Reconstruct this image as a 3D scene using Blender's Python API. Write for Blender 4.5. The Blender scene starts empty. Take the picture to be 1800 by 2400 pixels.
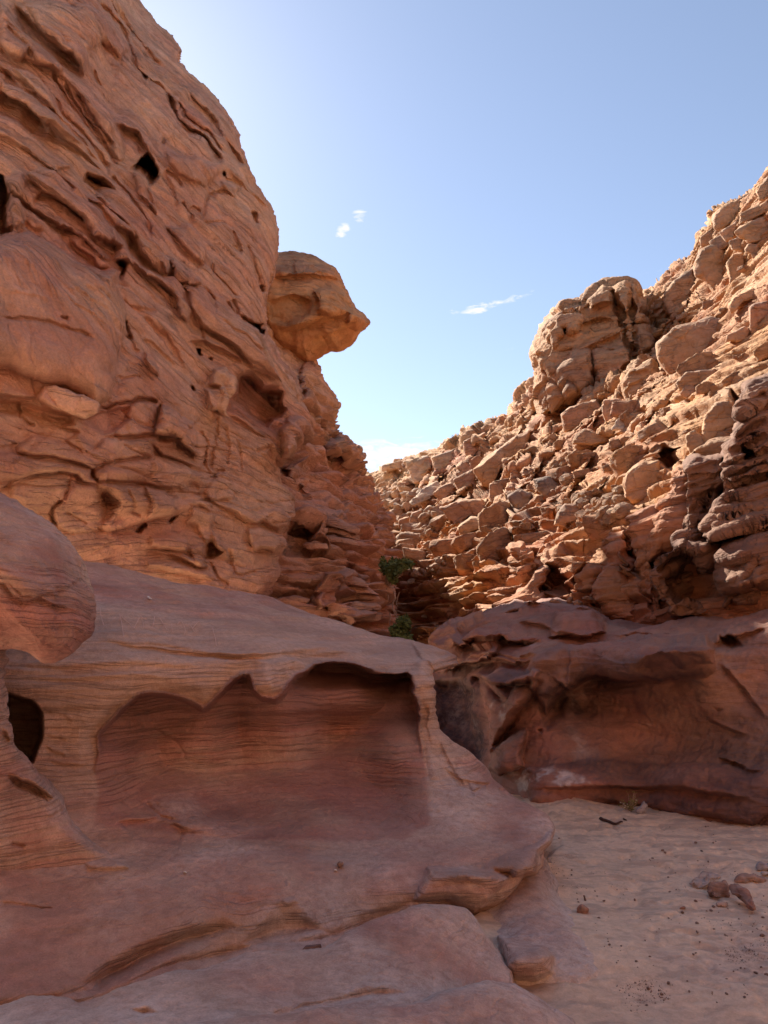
import bpy, math, random
import numpy as np

# ---------------------------------------------------------------- camera, sky, sun, exposure
SC = bpy.context.scene
F = 1813.0                      # focal length in photograph pixels (1800 x 2400)
PITCH = math.radians(9.3)
EYE = 1.6
CP, SP = math.cos(PITCH), math.sin(PITCH)
SUN_EL, SUN_AZ = math.radians(37.0), math.radians(-23.5)    # azimuth from +y, negative = towards -x

cam_data = bpy.data.cameras.new('camera')
cam = bpy.data.objects.new('camera', cam_data)
SC.collection.objects.link(cam)
cam.location = (0, 0, EYE)
cam.rotation_euler = (math.radians(90) + PITCH, 0, 0)
cam_data.sensor_fit = 'VERTICAL'
cam_data.angle = 2 * math.atan(1200 / F)
cam_data.clip_start = 0.05
cam_data.clip_end = 3000
SC.camera = cam

SKY_STRENGTH, SUN_STRENGTH, EXPOSURE = 0.095, 4.25, 1.5
world_ = bpy.data.worlds.new('World')
SC.world = world_
world_.use_nodes = True
nt = world_.node_tree
nt.nodes.clear()
w_out = nt.nodes.new('ShaderNodeOutputWorld')
w_bg = nt.nodes.new('ShaderNodeBackground')
w_sky = nt.nodes.new('ShaderNodeTexSky')
w_sky.sky_type = 'NISHITA'
w_sky.sun_disc = False
w_sky.sun_elevation = SUN_EL
w_sky.sun_rotation = SUN_AZ
w_sky.altitude = 600
w_sky.air_density = 1.0
w_sky.dust_density = 0.3
w_sky.ozone_density = 3.0
w_bg.inputs['Strength'].default_value = SKY_STRENGTH
nt.links.new(w_bg.outputs[0], w_out.inputs[0])

sun_data = bpy.data.lights.new('sun', 'SUN')
sun_data.energy = SUN_STRENGTH
sun_data.angle = math.radians(0.53)
sun_data.color = (1.0, 0.93, 0.82)
sun = bpy.data.objects.new('sun', sun_data)
SC.collection.objects.link(sun)
sun.rotation_euler = (math.radians(90) - SUN_EL, 0, math.radians(180) - SUN_AZ)
sun.location = (-10, 30, 40)

vs = SC.view_settings
vs.view_transform = 'Standard'
vs.look = 'None'
vs.exposure = EXPOSURE
vs.gamma = 1
vs.use_curve_mapping = False
SC.render.engine = 'CYCLES'
SC.cycles.max_bounces = 8
SC.cycles.diffuse_bounces = 5

def ray_dir(px, py):
    dx, dz = (px - 900) / F, (1200 - py) / F
    return np.array([dx, CP - SP * dz, SP + CP * dz])

def W(px, py, Y):
    """photo pixel + distance along the ground -> point in the canyon (arrays)"""
    px, py, Y = np.broadcast_arrays(np.asarray(px, float), np.asarray(py, float), np.asarray(Y, float))
    dx, dz = (px - 900) / F, (1200 - py) / F
    t = Y / (CP - SP * dz)
    return np.stack([dx * t, Y, EYE + (SP + CP * dz) * t], -1)

# clouds: wisps of the sky itself, by direction
def cloud_nodes():
    N, L = nt.nodes, nt.links
    tc = N.new('ShaderNodeTexCoord')
    nrm = N.new('ShaderNodeVectorMath'); nrm.operation = 'NORMALIZE'
    L.new(tc.outputs['Generated'], nrm.inputs[0])
    noise = N.new('ShaderNodeTexNoise')
    noise.inputs['Scale'].default_value = 70
    noise.inputs['Detail'].default_value = 6
    noise.inputs['Roughness'].default_value = 0.62
    noise.inputs['Distortion'].default_value = 0.6
    mp = N.new('ShaderNodeMapping'); mp.inputs['Scale'].default_value = (0.5, 0.5, 1.9)
    L.new(nrm.outputs[0], mp.inputs[0]); L.new(mp.outputs[0], noise.inputs[0])
    total = None
    # px, py, half width, half height, tilt(deg), gain
    for px, py, hw, hh, tilt, g in [(803, 541, 24, 17, -25, 1.0), (843, 505, 24, 18, -15, 0.85), (1128, 722, 62, 14, -14, 0.9),
                                    (1225, 694, 66, 11, -17, 0.5), (1066, 731, 20, 9, 0, 0.5), (895, 1072, 170, 50, -8, 1.0), (1510, 640, 60, 30, -20, 0.22),
                                    (1205, 806, 40, 22, -30, 0.18)]:
        c = ray_dir(px, py); c /= np.linalg.norm(c)
        right = np.array([1.0, 0, 0]); right -= c * right.dot(c); right /= np.linalg.norm(right)
        up = np.cross(right, c)
        a = math.radians(-tilt)
        u = right * math.cos(a) + up * math.sin(a)
        v = -right * math.sin(a) + up * math.cos(a)
        outs = []
        sub = N.new('ShaderNodeVectorMath'); sub.operation = 'SUBTRACT'
        sub.inputs[1].default_value = c
        L.new(nrm.outputs[0], sub.inputs[0])
        for ax, half in ((u, hw), (v, hh)):
            d = N.new('ShaderNodeVectorMath'); d.operation = 'DOT_PRODUCT'
            d.inputs[1].default_value = ax / (half / F)
            L.new(sub.outputs[0], d.inputs[0])
            p = N.new('ShaderNodeMath'); p.operation = 'POWER'; p.inputs[1].default_value = 2
            ab = N.new('ShaderNodeMath'); ab.operation = 'ABSOLUTE'
            L.new(d.outputs['Value'], ab.inputs[0]); L.new(ab.outputs[0], p.inputs[0])
            outs.append(p)
        s = N.new('ShaderNodeMath'); s.operation = 'ADD'
        L.new(outs[0].outputs[0], s.inputs[0]); L.new(outs[1].outputs[0], s.inputs[1])
        inv = N.new('ShaderNodeMath'); inv.operation = 'MULTIPLY_ADD'; inv.use_clamp = True
        inv.inputs[1].default_value = -1.0; inv.inputs[2].default_value = 1.0
        L.new(s.outputs[0], inv.inputs[0])
        m = N.new('ShaderNodeMath'); m.operation = 'MULTIPLY'; m.inputs[1].default_value = g
        L.new(inv.outputs[0], m.inputs[0])
        fd = N.new('ShaderNodeMath'); fd.operation = 'GREATER_THAN'; fd.inputs[1].default_value = 0
        dd = N.new('ShaderNodeVectorMath'); dd.operation = 'DOT_PRODUCT'; dd.inputs[1].default_value = c
        L.new(nrm.outputs[0], dd.inputs[0]); L.new(dd.outputs['Value'], fd.inputs[0])
        mm = N.new('ShaderNodeMath'); mm.operation = 'MULTIPLY'
        L.new(m.outputs[0], mm.inputs[0]); L.new(fd.outputs[0], mm.inputs[1])
        if total is None:
            total = mm
        else:
            ad = N.new('ShaderNodeMath'); ad.operation = 'MAXIMUM'
            L.new(total.outputs[0], ad.inputs[0]); L.new(mm.outputs[0], ad.inputs[1]); total = ad
    # erode the soft shapes with noise
    e = N.new('ShaderNodeMath'); e.operation = 'MULTIPLY_ADD'; e.inputs[1].default_value = 4.6; e.inputs[2].default_value = -3.0
    L.new(noise.outputs['Fac'], e.inputs[0])
    a2 = N.new('ShaderNodeMath'); a2.operation = 'MULTIPLY_ADD'; a2.inputs[1].default_value = 1.7
    L.new(total.outputs[0], a2.inputs[0]); L.new(e.outputs[0], a2.inputs[2])
    gate = N.new('ShaderNodeMath'); gate.operation = 'MULTIPLY'; gate.use_clamp = True
    sm = N.new('ShaderNodeMath'); sm.operation = 'MULTIPLY'; sm.use_clamp = True; sm.inputs[1].default_value = 2.5
    L.new(total.outputs[0], sm.inputs[0])
    cl = N.new('ShaderNodeClamp'); L.new(a2.outputs[0], cl.inputs[0])
    L.new(cl.outputs[0], gate.inputs[0]); L.new(sm.outputs[0], gate.inputs[1])
    mix = N.new('ShaderNodeMix'); mix.data_type = 'RGBA'
    L.new(gate.outputs[0], mix.inputs['Factor'])
    hs = N.new('ShaderNodeHueSaturation'); hs.inputs['Saturation'].default_value = .80; hs.inputs['Value'].default_value = .70
    L.new(w_sky.outputs[0], hs.inputs['Color']); L.new(hs.outputs[0], mix.inputs['A'])
    mix.inputs['B'].default_value = (CLOUD, CLOUD, CLOUD * 1.02, 1)
    L.new(mix.outputs['Result'], w_bg.inputs[0])

CLOUD = 4.0
cloud_nodes()

# ---------------------------------------------------------------- noise
_rs = np.random.RandomState(7)
PERM = _rs.permutation(256).astype(np.int32)
PERM = np.concatenate([PERM, PERM])
_g = _rs.normal(size=(256, 3)); _g /= np.linalg.norm(_g, axis=1)[:, None]
GRAD = (_g * 1.35).astype(np.float32)

def perlin(x, y, z):
    x = np.asarray(x, np.float32); y = np.asarray(y, np.float32); z = np.asarray(z, np.float32)
    xi, yi, zi = np.floor(x).astype(np.int32), np.floor(y).astype(np.int32), np.floor(z).astype(np.int32)
    fx, fy, fz = x - xi, y - yi, z - zi
    xi &= 255; yi &= 255; zi &= 255
    u, v, w = (f * f * f * (f * (f * 6 - 15) + 10) for f in (fx, fy, fz))
    out = 0
    for dx in (0, 1):
        a = PERM[(xi + dx) & 255]
        wx = u if dx else 1 - u
        for dy in (0, 1):
            b = PERM[(a + yi + dy) & 255]
            wxy = wx * (v if dy else 1 - v)
            for dz in (0, 1):
                g = GRAD[PERM[(b + zi + dz) & 255]]
                out = out + wxy * (w if dz else 1 - w) * (g[..., 0] * (fx - dx) + g[..., 1] * (fy - dy) + g[..., 2] * (fz - dz))
    return out

def nz(P, s, seed=0.0):
    """noise with feature size s (scalar or 3-vector, metres)"""
    s = np.broadcast_to(np.asarray(s, np.float32), (3,))
    return perlin(P[..., 0] / s[0] + seed * 17.13, P[..., 1] / s[1] + seed * 5.71, P[..., 2] / s[2] - seed * 9.37)

def fbm(P, s, octv=4, seed=0.0, gain=0.5):
    s = np.broadcast_to(np.asarray(s, np.float32), (3,))
    out, a = 0, 1.0
    for i in range(octv):
        out = out + a * nz(P, s / 2 ** i, seed + i * 1.7)
        a *= gain
    return out

def ridged(P, s, octv=4, seed=0.0, gain=0.5):
    s = np.broadcast_to(np.asarray(s, np.float32), (3,))
    out, a = 0, 1.0
    for i in range(octv):
        out = out + a * (1 - 2 * np.abs(nz(P, s / 2 ** i, seed + i * 2.3)))
        a *= gain
    return out

def vor(P, s, seed=0, jit=0.9):
    """cells of size s: returns F1, F2, random number of the nearest cell"""
    s = np.broadcast_to(np.asarray(s, np.float32), (3,))
    q = (P / s + seed * 3.77).astype(np.float32)
    i = np.floor(q).astype(np.int32); f = q - i
    i = i & 255
    sh = q.shape[:-1]
    F1 = np.full(sh, 9, np.float32); F2 = F1.copy(); ID = np.zeros(sh, np.int32); V = np.zeros(sh + (3,), np.float32)
    for dx in (-1, 0, 1):
        a = PERM[(i[..., 0] + dx) & 255]
        for dy in (-1, 0, 1):
            b = PERM[(a + i[..., 1] + dy) & 255]
            for dz in (-1, 0, 1):
                h = PERM[(b + i[..., 2] + dz) & 255]
                g = GRAD[h] * (0.37 * jit)
                v = g - f + np.array([dx + .5, dy + .5, dz + .5], np.float32)
                d = np.sqrt((v * v).sum(-1))
                n = d < F1
                F2 = np.where(n, F1, np.minimum(F2, d)); F1 = np.where(n, d, F1)
                ID = np.where(n, h, ID); V = np.where(n[..., None], v, V)
    return F1, F2, PERM[(ID + 91) & 255] / 255.0, (V * GRAD[PERM[(ID + 37) & 255]]).sum(-1), V[..., 2]

def facets(P, s, seed, off=.5, tilt=.6, crack=.15, cw=.05, step=0.0):
    """broken rock: every cell its own height and its own tilt, split by joints"""
    f1, f2, i, t, dz = vor(P, s, seed)
    return off * (i - .5) + tilt * np.clip(t, -.45, .45) - step * np.clip(dz, -.5, .5) - crack * np.exp(-((f2 - f1) / cw) ** 2)

def sstep(x):
    x = np.clip(x, 0, 1)
    return x * x * (3 - 2 * x)

# ---------------------------------------------------------------- traced shapes
CROPS = {'a': (0, 0, .24111), 'b': (300, 200, .24111), 'c': (0, 400, .24111), 'd': (300, 500, .24111), 'e': (1200, 640, .24111),
         'f': (1450, 400, .21097), 'g': (1400, 780, .24111), 'h': (840, 980, .24111), 'i': (1150, 1050, .24111), 'j': (1450, 1100, .21097),
         'k': (0, 850, .24111), 'l': (350, 850, .25766), 'm': (0, 1500, .22607), 'n': (900, 1280, .12658),
         'p': (0, 0, .5425), 'q': (0, 700, .5425), 'r': (1000, 400, .4822), 's': (900, 1000, .5425), 't': (0, 1300, .6631),
         'u': (0, 1800, .6028), 'v': (900, 1450, .5425), 'w': (1000, 1850, .4822), 'x': (600, 560, .4251), 'z': (0, 0, 1.0), 'A': (200, 1370, .1929), 'B': (1380, 1850, .1085), 'D': (1580, 2000, .1326), 'E': (860, 1280, .10853)}

def TR(s):
    """'a 10,20 30,40 k 5,6' -> array of photo pixels"""
    out, cur = [], None
    for tok in s.split():
        if tok in CROPS:
            cur = CROPS[tok]
        else:
            x, y = tok.split(',')
            out.append((cur[0] + float(x) * cur[2], cur[1] + float(y) * cur[2]))
    return np.array(out, float)

RX0, RY0, RS = -120.0, -120.0, 2.0
RW, RH = 1030, 1330
_gx, _gy = np.meshgrid(RX0 + RS * np.arange(RW), RY0 + RS * np.arange(RH))
_z = np.zeros_like(_gx)
_wx = 7 * perlin(_gx / 46, _gy / 46, _z + 3.3) + 4 * perlin(_gx / 15, _gy / 15, _z + 8.1)
_wy = 7 * perlin(_gx / 46, _gy / 46, _z + 13.3) + 4 * perlin(_gx / 15, _gy / 15, _z + 18.1)
GX, GY = _gx + _wx, _gy + _wy

def _box(p, pad):
    x0 = max(0, int((p[:, 0].min() - pad - RX0) / RS)); x1 = min(RW, int((p[:, 0].max() + pad - RX0) / RS) + 2)
    y0 = max(0, int((p[:, 1].min() - pad - RY0) / RS)); y1 = min(RH, int((p[:, 1].max() + pad - RY0) / RS) + 2)
    return slice(y0, y1), slice(x0, x1)

def seg_dist(X, Y, p):
    """unsigned distance, side sign (+ = below a left-to-right line) and place along the line"""
    best = np.full(X.shape, 1e9); side = np.zeros(X.shape); along = np.zeros(X.shape)
    L = np.concatenate([[0], np.cumsum(np.hypot(*np.diff(p, axis=0).T))]); T = max(L[-1], 1e-6)
    for k in range(len(p) - 1):
        ax, ay = p[k]; bx, by = p[k + 1]
        vx, vy = bx - ax, by - ay
        l2 = vx * vx + vy * vy + 1e-9
        t = np.clip(((X - ax) * vx + (Y - ay) * vy) / l2, 0, 1)
        d = np.hypot(X - ax - t * vx, Y - ay - t * vy)
        n = d < best
        best = np.where(n, d, best)
        side = np.where(n, np.sign(vx * (Y - ay) - vy * (X - ax)), side)
        along = np.where(n, (L[k] + t * math.sqrt(l2)) / T, along)
    return best, side, along

def poly_sd(X, Y, p):
    """distance to the outline, positive inside"""
    q = np.vstack([p, p[:1]])
    d, _, _ = seg_dist(X, Y, q)
    ins = np.zeros(X.shape, bool)
    for k in range(len(p)):
        (ax, ay), (bx, by) = q[k], q[k + 1]
        if ay == by: continue
        c = ((ay > Y) != (by > Y)) & (X < (bx - ax) * (Y - ay) / (by - ay) + ax)
        ins ^= c
    return np.where(ins, d, -d)

class Relief:
    def __init__(self, warp=1.0, base=None):
        self.base = base; self.done = False; self.soft = 1
        self.H = np.zeros((RH, RW)); self.gx = _gx + _wx * warp; self.gy = _gy + _wy * warp
    def pillow(self, s, h, r=12, n=2.0):
        p = TR(s); b = _box(p, 12)
        k = 1 - np.clip(poly_sd(self.gx[b], self.gy[b], p) / r, 0, 1)
        self.H[b] += h * (1 - k ** n) ** (1 / n)
    def block(self, s, h, r=10, f=.8):
        """upright block: its face stands up out of the leaning slope, top and sides step back"""
        p = TR(s); b = _box(p, 12)
        k = 1 - np.clip(poly_sd(self.gx[b], self.gy[b], p) / r, 0, 1)
        c = p.mean(0)
        Yb = self.base(_gx[b], _gy[b]); Yc = float(self.base(c[0], c[1]))
        low = float(self.base(c[0], p[:, 1].max() * .7 + c[1] * .3))
        self.H[b] += sstep(np.sqrt(1 - k * k)) * (h * .8 + f * np.clip(Yb - low, -.01 * Yc, .08 * Yc) * .8)
    def pit(self, s, h, r=8):
        p = TR(s); b = _box(p, 12)
        self.H[b] -= h * sstep(poly_sd(self.gx[b], self.gy[b], p) / r)
    def ledge(self, s, h, below=20, above=None):
        p = TR(s); above = above or below * .7; b = _box(p, max(below, above) * 4)
        d, sd, al = seg_dist(self.gx[b], self.gy[b], p)
        tp = sstep(np.minimum(al, 1 - al) / .22)
        s = d * np.where(sd > 0, 1, -1); w = .5 * (1 + np.tanh(s / 2.6))
        self.H[b] += tp * (w * -h * .8 * np.exp(-d / (below * 1.25)) + (1 - w) * .42 * h * np.exp(-(d / (above * 1.5)) ** 2))
    def crack(self, s, w=4, h=.08):
        p = TR(s); b = _box(p, w * 4)
        d, _, al = seg_dist(self.gx[b], self.gy[b], p)
        tp = sstep(np.minimum(al, 1 - al) / .1)
        self.H[b] -= tp * h * np.exp(-(d / w) ** 2)
    def many(self, txt):
        """lines: kind height size | path"""
        for ln in txt.strip().splitlines():
            ln = ln.strip()
            if not ln: continue
            head, path = ln.split('|')
            k = head.split()
            a = [float(v) for v in k[1:]]
            getattr(self, {'P': 'pillow', 'O': 'pit', 'L': 'ledge', 'B': 'block'}.get(k[0], ''))(path, *a) if k[0] != 'C' else self.crack(path, a[1], a[0])
        return self
    def at(self, px, py):
        if not self.done:
            H = self.H
            for _ in range(self.soft):
                H[1:-1] = .25 * H[:-2] + .5 * H[1:-1] + .25 * H[2:]
                H[:, 1:-1] = .25 * H[:, :-2] + .5 * H[:, 1:-1] + .25 * H[:, 2:]
            self.done = True
        return raster_at(self.H, px, py)

def raster_at(R, px, py):
    x = np.clip((px - RX0) / RS, 0, RW - 1.001); y = np.clip((py - RY0) / RS, 0, RH - 1.001)
    i, j = np.floor(y).astype(int), np.floor(x).astype(int)
    a, b = y - i, x - j
    return R[i, j] * (1 - a) * (1 - b) + R[i, j + 1] * (1 - a) * b + R[i + 1, j] * a * (1 - b) + R[i + 1, j + 1] * a * b

def mask(s, soft=10, warp=1.0):
    R = Relief(warp); p = TR(s); b = _box(p, soft * 2)
    R.H[b] = sstep(poly_sd(R.gx[b], R.gy[b], p) / soft * .5 + .5)
    return R

class Depth:
    """smooth distance field through (px, py, Y) points (thin plate in log Y)"""
    def __init__(self, pts, smooth=1e-4):
        p = np.array(pts, float); self.c = p[:, :2] / 1000
        n = len(p)
        A = self._k(np.hypot(*(self.c[:, None] - self.c[None]).transpose(2, 0, 1))) + smooth * np.eye(n)
        Q = np.c_[np.ones(n), self.c]
        M = np.block([[A, Q], [Q.T, np.zeros((3, 3))]])
        self.w = np.linalg.solve(M, np.r_[np.log(p[:, 2]), np.zeros(3)])
    @staticmethod
    def _k(r):
        return np.where(r > 1e-9, r * r * np.log(np.maximum(r, 1e-9)), 0)
    def __call__(self, px, py):
        x, y = np.asarray(px) / 1000, np.asarray(py) / 1000
        out = self.w[-3] + self.w[-2] * x + self.w[-1] * y
        for (cx, cy), w in zip(self.c, self.w):
            out = out + w * self._k(np.hypot(x - cx, y - cy))
        return np.exp(np.clip(out, -1, 5))

# ---------------------------------------------------------------- mesh making
def link(name, me, mats, parent=None, **props):
    o = bpy.data.objects.new(name, me)
    SC.collection.objects.link(o)
    if parent: o.parent = parent
    for m in ([mats] if not isinstance(mats, (list, tuple)) else mats):
        if len(me.materials) < 1 and m is not None: me.materials.append(m)
    for k, v in props.items(): o[k] = v
    return o

def mesh_from(name, V, Q, tint=None, smooth=True):
    me = bpy.data.meshes.new(name)
    V = np.ascontiguousarray(V.reshape(-1, 3), np.float32); Q = np.ascontiguousarray(Q, np.int32)
    k = Q.shape[1]
    me.vertices.add(len(V)); me.vertices.foreach_set('co', V.ravel())
    me.loops.add(Q.size); me.loops.foreach_set('vertex_index', Q.ravel())
    me.polygons.add(len(Q)); me.polygons.foreach_set('loop_start', np.arange(0, Q.size, k, dtype=np.int32))
    if smooth: me.polygons.foreach_set('use_smooth', np.ones(len(Q), bool))
    me.update(calc_edges=True)
    if tint is not None:
        at = me.color_attributes.new('tint', 'FLOAT_COLOR', 'POINT')
        k = tint.shape[-1]; c = np.zeros((len(V), 4), np.float32); c[:, :k] = tint.reshape(-1, k)
        if k == 3: c[:, 3] = V[:, 2]            # fourth channel: height within the bedding
        at.data.foreach_set('color', c.ravel())
    return me

def grid_quads(n, m, wrap=False):
    i, j = np.meshgrid(np.arange(n - 1), np.arange(m if wrap else m - 1), indexing='ij')
    j2 = (j + 1) % m
    return np.stack([i * m + j, i * m + j2, (i + 1) * m + j2, (i + 1) * m + j], -1).reshape(-1, 4)

def normals(P, wrap=False):
    du = np.gradient(P, axis=0)
    if wrap:
        dv = np.roll(P, -1, 1) - np.roll(P, 1, 1)
    else:
        dv = np.gradient(P, axis=1)
    n = np.cross(du, dv)
    return n / (np.linalg.norm(n, axis=-1, keepdims=True) + 1e-9)

def face_camera(P, N, ref):
    """make the normals of the reference cells look at the camera side"""
    c = np.array([0, 0, EYE])
    s = np.sum((c - P[ref]) * N[ref])
    return N if s > 0 else -N

def densify(p, q, step):
    p, q = np.array(p, float), np.array(q, float)
    d = np.maximum(np.hypot(*np.diff(p, axis=0).T), np.hypot(*np.diff(q, axis=0).T))
    t = np.concatenate([[0], np.cumsum(d)])
    n = max(4, int(t[-1] / step))
    tt = np.linspace(0, t[-1], n)
    f = lambda a: np.stack([np.interp(tt, t, a[:, 0]), np.interp(tt, t, a[:, 1])], -1)
    return f(p), f(q)

def soften(P, N, k=1):
    return P

def sheet(L, R, Yf, step=2.4, rad=.5, back_px=60, back=6, nback=26, back_dy=0.0, relief=None, disp=None, tintf=None, round_px=None, cosmin=.42, edge_fade=0):
    """rock face between outline L and outline R (matching points); the R side is a skyline or corner: the face rounds over it and runs back"""
    l, r = densify(L, R, step)
    wid = np.hypot(*(r - l).T)
    nu = max(8, int(np.percentile(wid, 90) / step))
    u = np.linspace(0, 1, nu)
    u = (u + .03 * (1 - (1 - u) ** 16))[None, :, None] / 1.03 if nback else u[None, :, None]
    PP = l[:, None] + (r - l)[:, None] * u
    px, py = PP[..., 0], PP[..., 1]
    Y = Yf(px, py)
    dist = (1 - u[..., 0]) * wid[:, None]
    rp = (round_px if round_px is not None else rad * F / Y)
    k = np.clip(1 - dist / rp, 0, 1)
    Y = Y + rad * (1 - np.sqrt(np.maximum(1 - k * k, 0)))
    fade = sstep(.15 + dist / edge_fade) if edge_fade else np.ones_like(Y)
    if nback:
        w = np.linspace(0, 1, nback + 1)[1:][None] ** 2.2
        inw = (l - r) / (wid[:, None] + 1e-9)
        bx = r[:, :1] + inw[:, :1] * back_px * w
        by = r[:, 1:] + inw[:, 1:] * back_px * w + back_dy * w
        bY = Y[:, -1:] + back * w
        px = np.concatenate([px, bx], 1); py = np.concatenate([py, by], 1); Y = np.concatenate([Y, bY], 1)
        fade = np.concatenate([fade, np.clip(1 - w * 6, 0, 1) * fade[:, -1:]], 1)
    return finish(px, py, Y, fade, relief, disp, tintf, nu, cosmin=cosmin)

def view_cos(P, N):
    v = np.array([0, 0, EYE]) - P
    v /= np.linalg.norm(v, axis=-1, keepdims=True)
    return np.abs((v * N).sum(-1))

def finish(px, py, Y, fade, relief, disp, tintf, nref, wrap=False, cosmin=.42):
    ref = np.zeros(Y.shape, bool); ref[:, :nref] = True
    P0 = W(px, py, Y)
    N = normals(P0, wrap)
    for _k in range(6):          # smooth the push direction
        N = N + np.roll(N, 1, 0) + np.roll(N, -1, 0) + np.roll(N, 1, 1) + np.roll(N, -1, 1)
        N /= np.linalg.norm(N, axis=-1, keepdims=True) + 1e-9
    N = face_camera(P0, N, ref)
    H = relief(px, py) * fade if relief is not None else 0 * Y
    P = W(px, py, np.maximum(Y - H / np.clip(view_cos(P0, N), cosmin, 1), 0.5))
    if disp is not None:
        P = P + N * disp(P0 + .35 * (P - P0), px, py)[..., None]
    T = tintf(P, px, py, H) if tintf is not None else np.zeros(Y.shape + (3,))
    return P, grid_quads(*Y.shape, wrap=wrap), T

def blob(outline, Yc, front, backd=None, n=2.4, tilt=(0, 0), center=None, step=3.0, smooth=2, relief=None, disp=None, tintf=None):
    """boulder from its outline: own distance, bulging front and back"""
    p = TR(outline) if isinstance(outline, str) else np.array(outline, float)
    q = np.vstack([p, p[:1]])
    L = np.concatenate([[0], np.cumsum(np.hypot(*np.diff(q, axis=0).T))])
    m = max(24, int(L[-1] / step))
    s = np.linspace(0, L[-1], m, endpoint=False)
    ring = np.stack([np.interp(s, L, q[:, 0]), np.interp(s, L, q[:, 1])], -1)
    for _ in range(smooth):
        ring = .5 * ring + .25 * np.roll(ring, 1, 0) + .25 * np.roll(ring, -1, 0)
    c = np.array(center, float) if center is not None else ring.mean(0)
    rr = np.hypot(*(ring - c).T).mean()
    nr = max(7, int(rr / step * 1.25))
    kf = np.sin(np.linspace(0, math.pi / 2, nr)) ** .9
    kb = kf[::-1][1::2]
    kk = np.concatenate([kf, kb])
    sg = np.concatenate([np.full(nr, -front), np.full(len(kb), backd or front)])
    e = (1 - np.minimum(kk, 1) ** n) ** (1 / n) * sg
    px = c[0] + kk[:, None] * (ring[:, 0] - c[0]); py = c[1] + kk[:, None] * (ring[:, 1] - c[1])
    Y = Yc + e[:, None] + (px - c[0]) / F * Yc * tilt[0] + (c[1] - py) / F * Yc * tilt[1]
    fade = np.concatenate([np.ones(nr), np.zeros(len(kb))])[:, None] * np.ones_like(px)
    return _blob_finish(px, py, Y, fade, relief, disp, tintf, nr)

def _blob_finish(px, py, Y, fade, relief, disp, tintf, nr):
    H = relief(px, py) * fade if relief is not None else 0 * Y
    P = W(px, py, np.maximum(Y - H, .5))
    N = normals(P, True)
    C = P.reshape(-1, 3).mean(0)
    if np.sum((P - C) * N) < 0: N = -N
    N[0] = N[1].mean(0); N[-1] = N[-2].mean(0)
    if disp is not None:
        D = disp(P, px, py)
        D[0] = D[0].mean(); D[-1] = D[-1].mean()
        P = P + N * D[..., None]
    T = tintf(P, px, py, H) if tintf is not None else np.zeros(Y.shape + (3,))
    return P, grid_quads(*Y.shape, wrap=True), T

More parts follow.
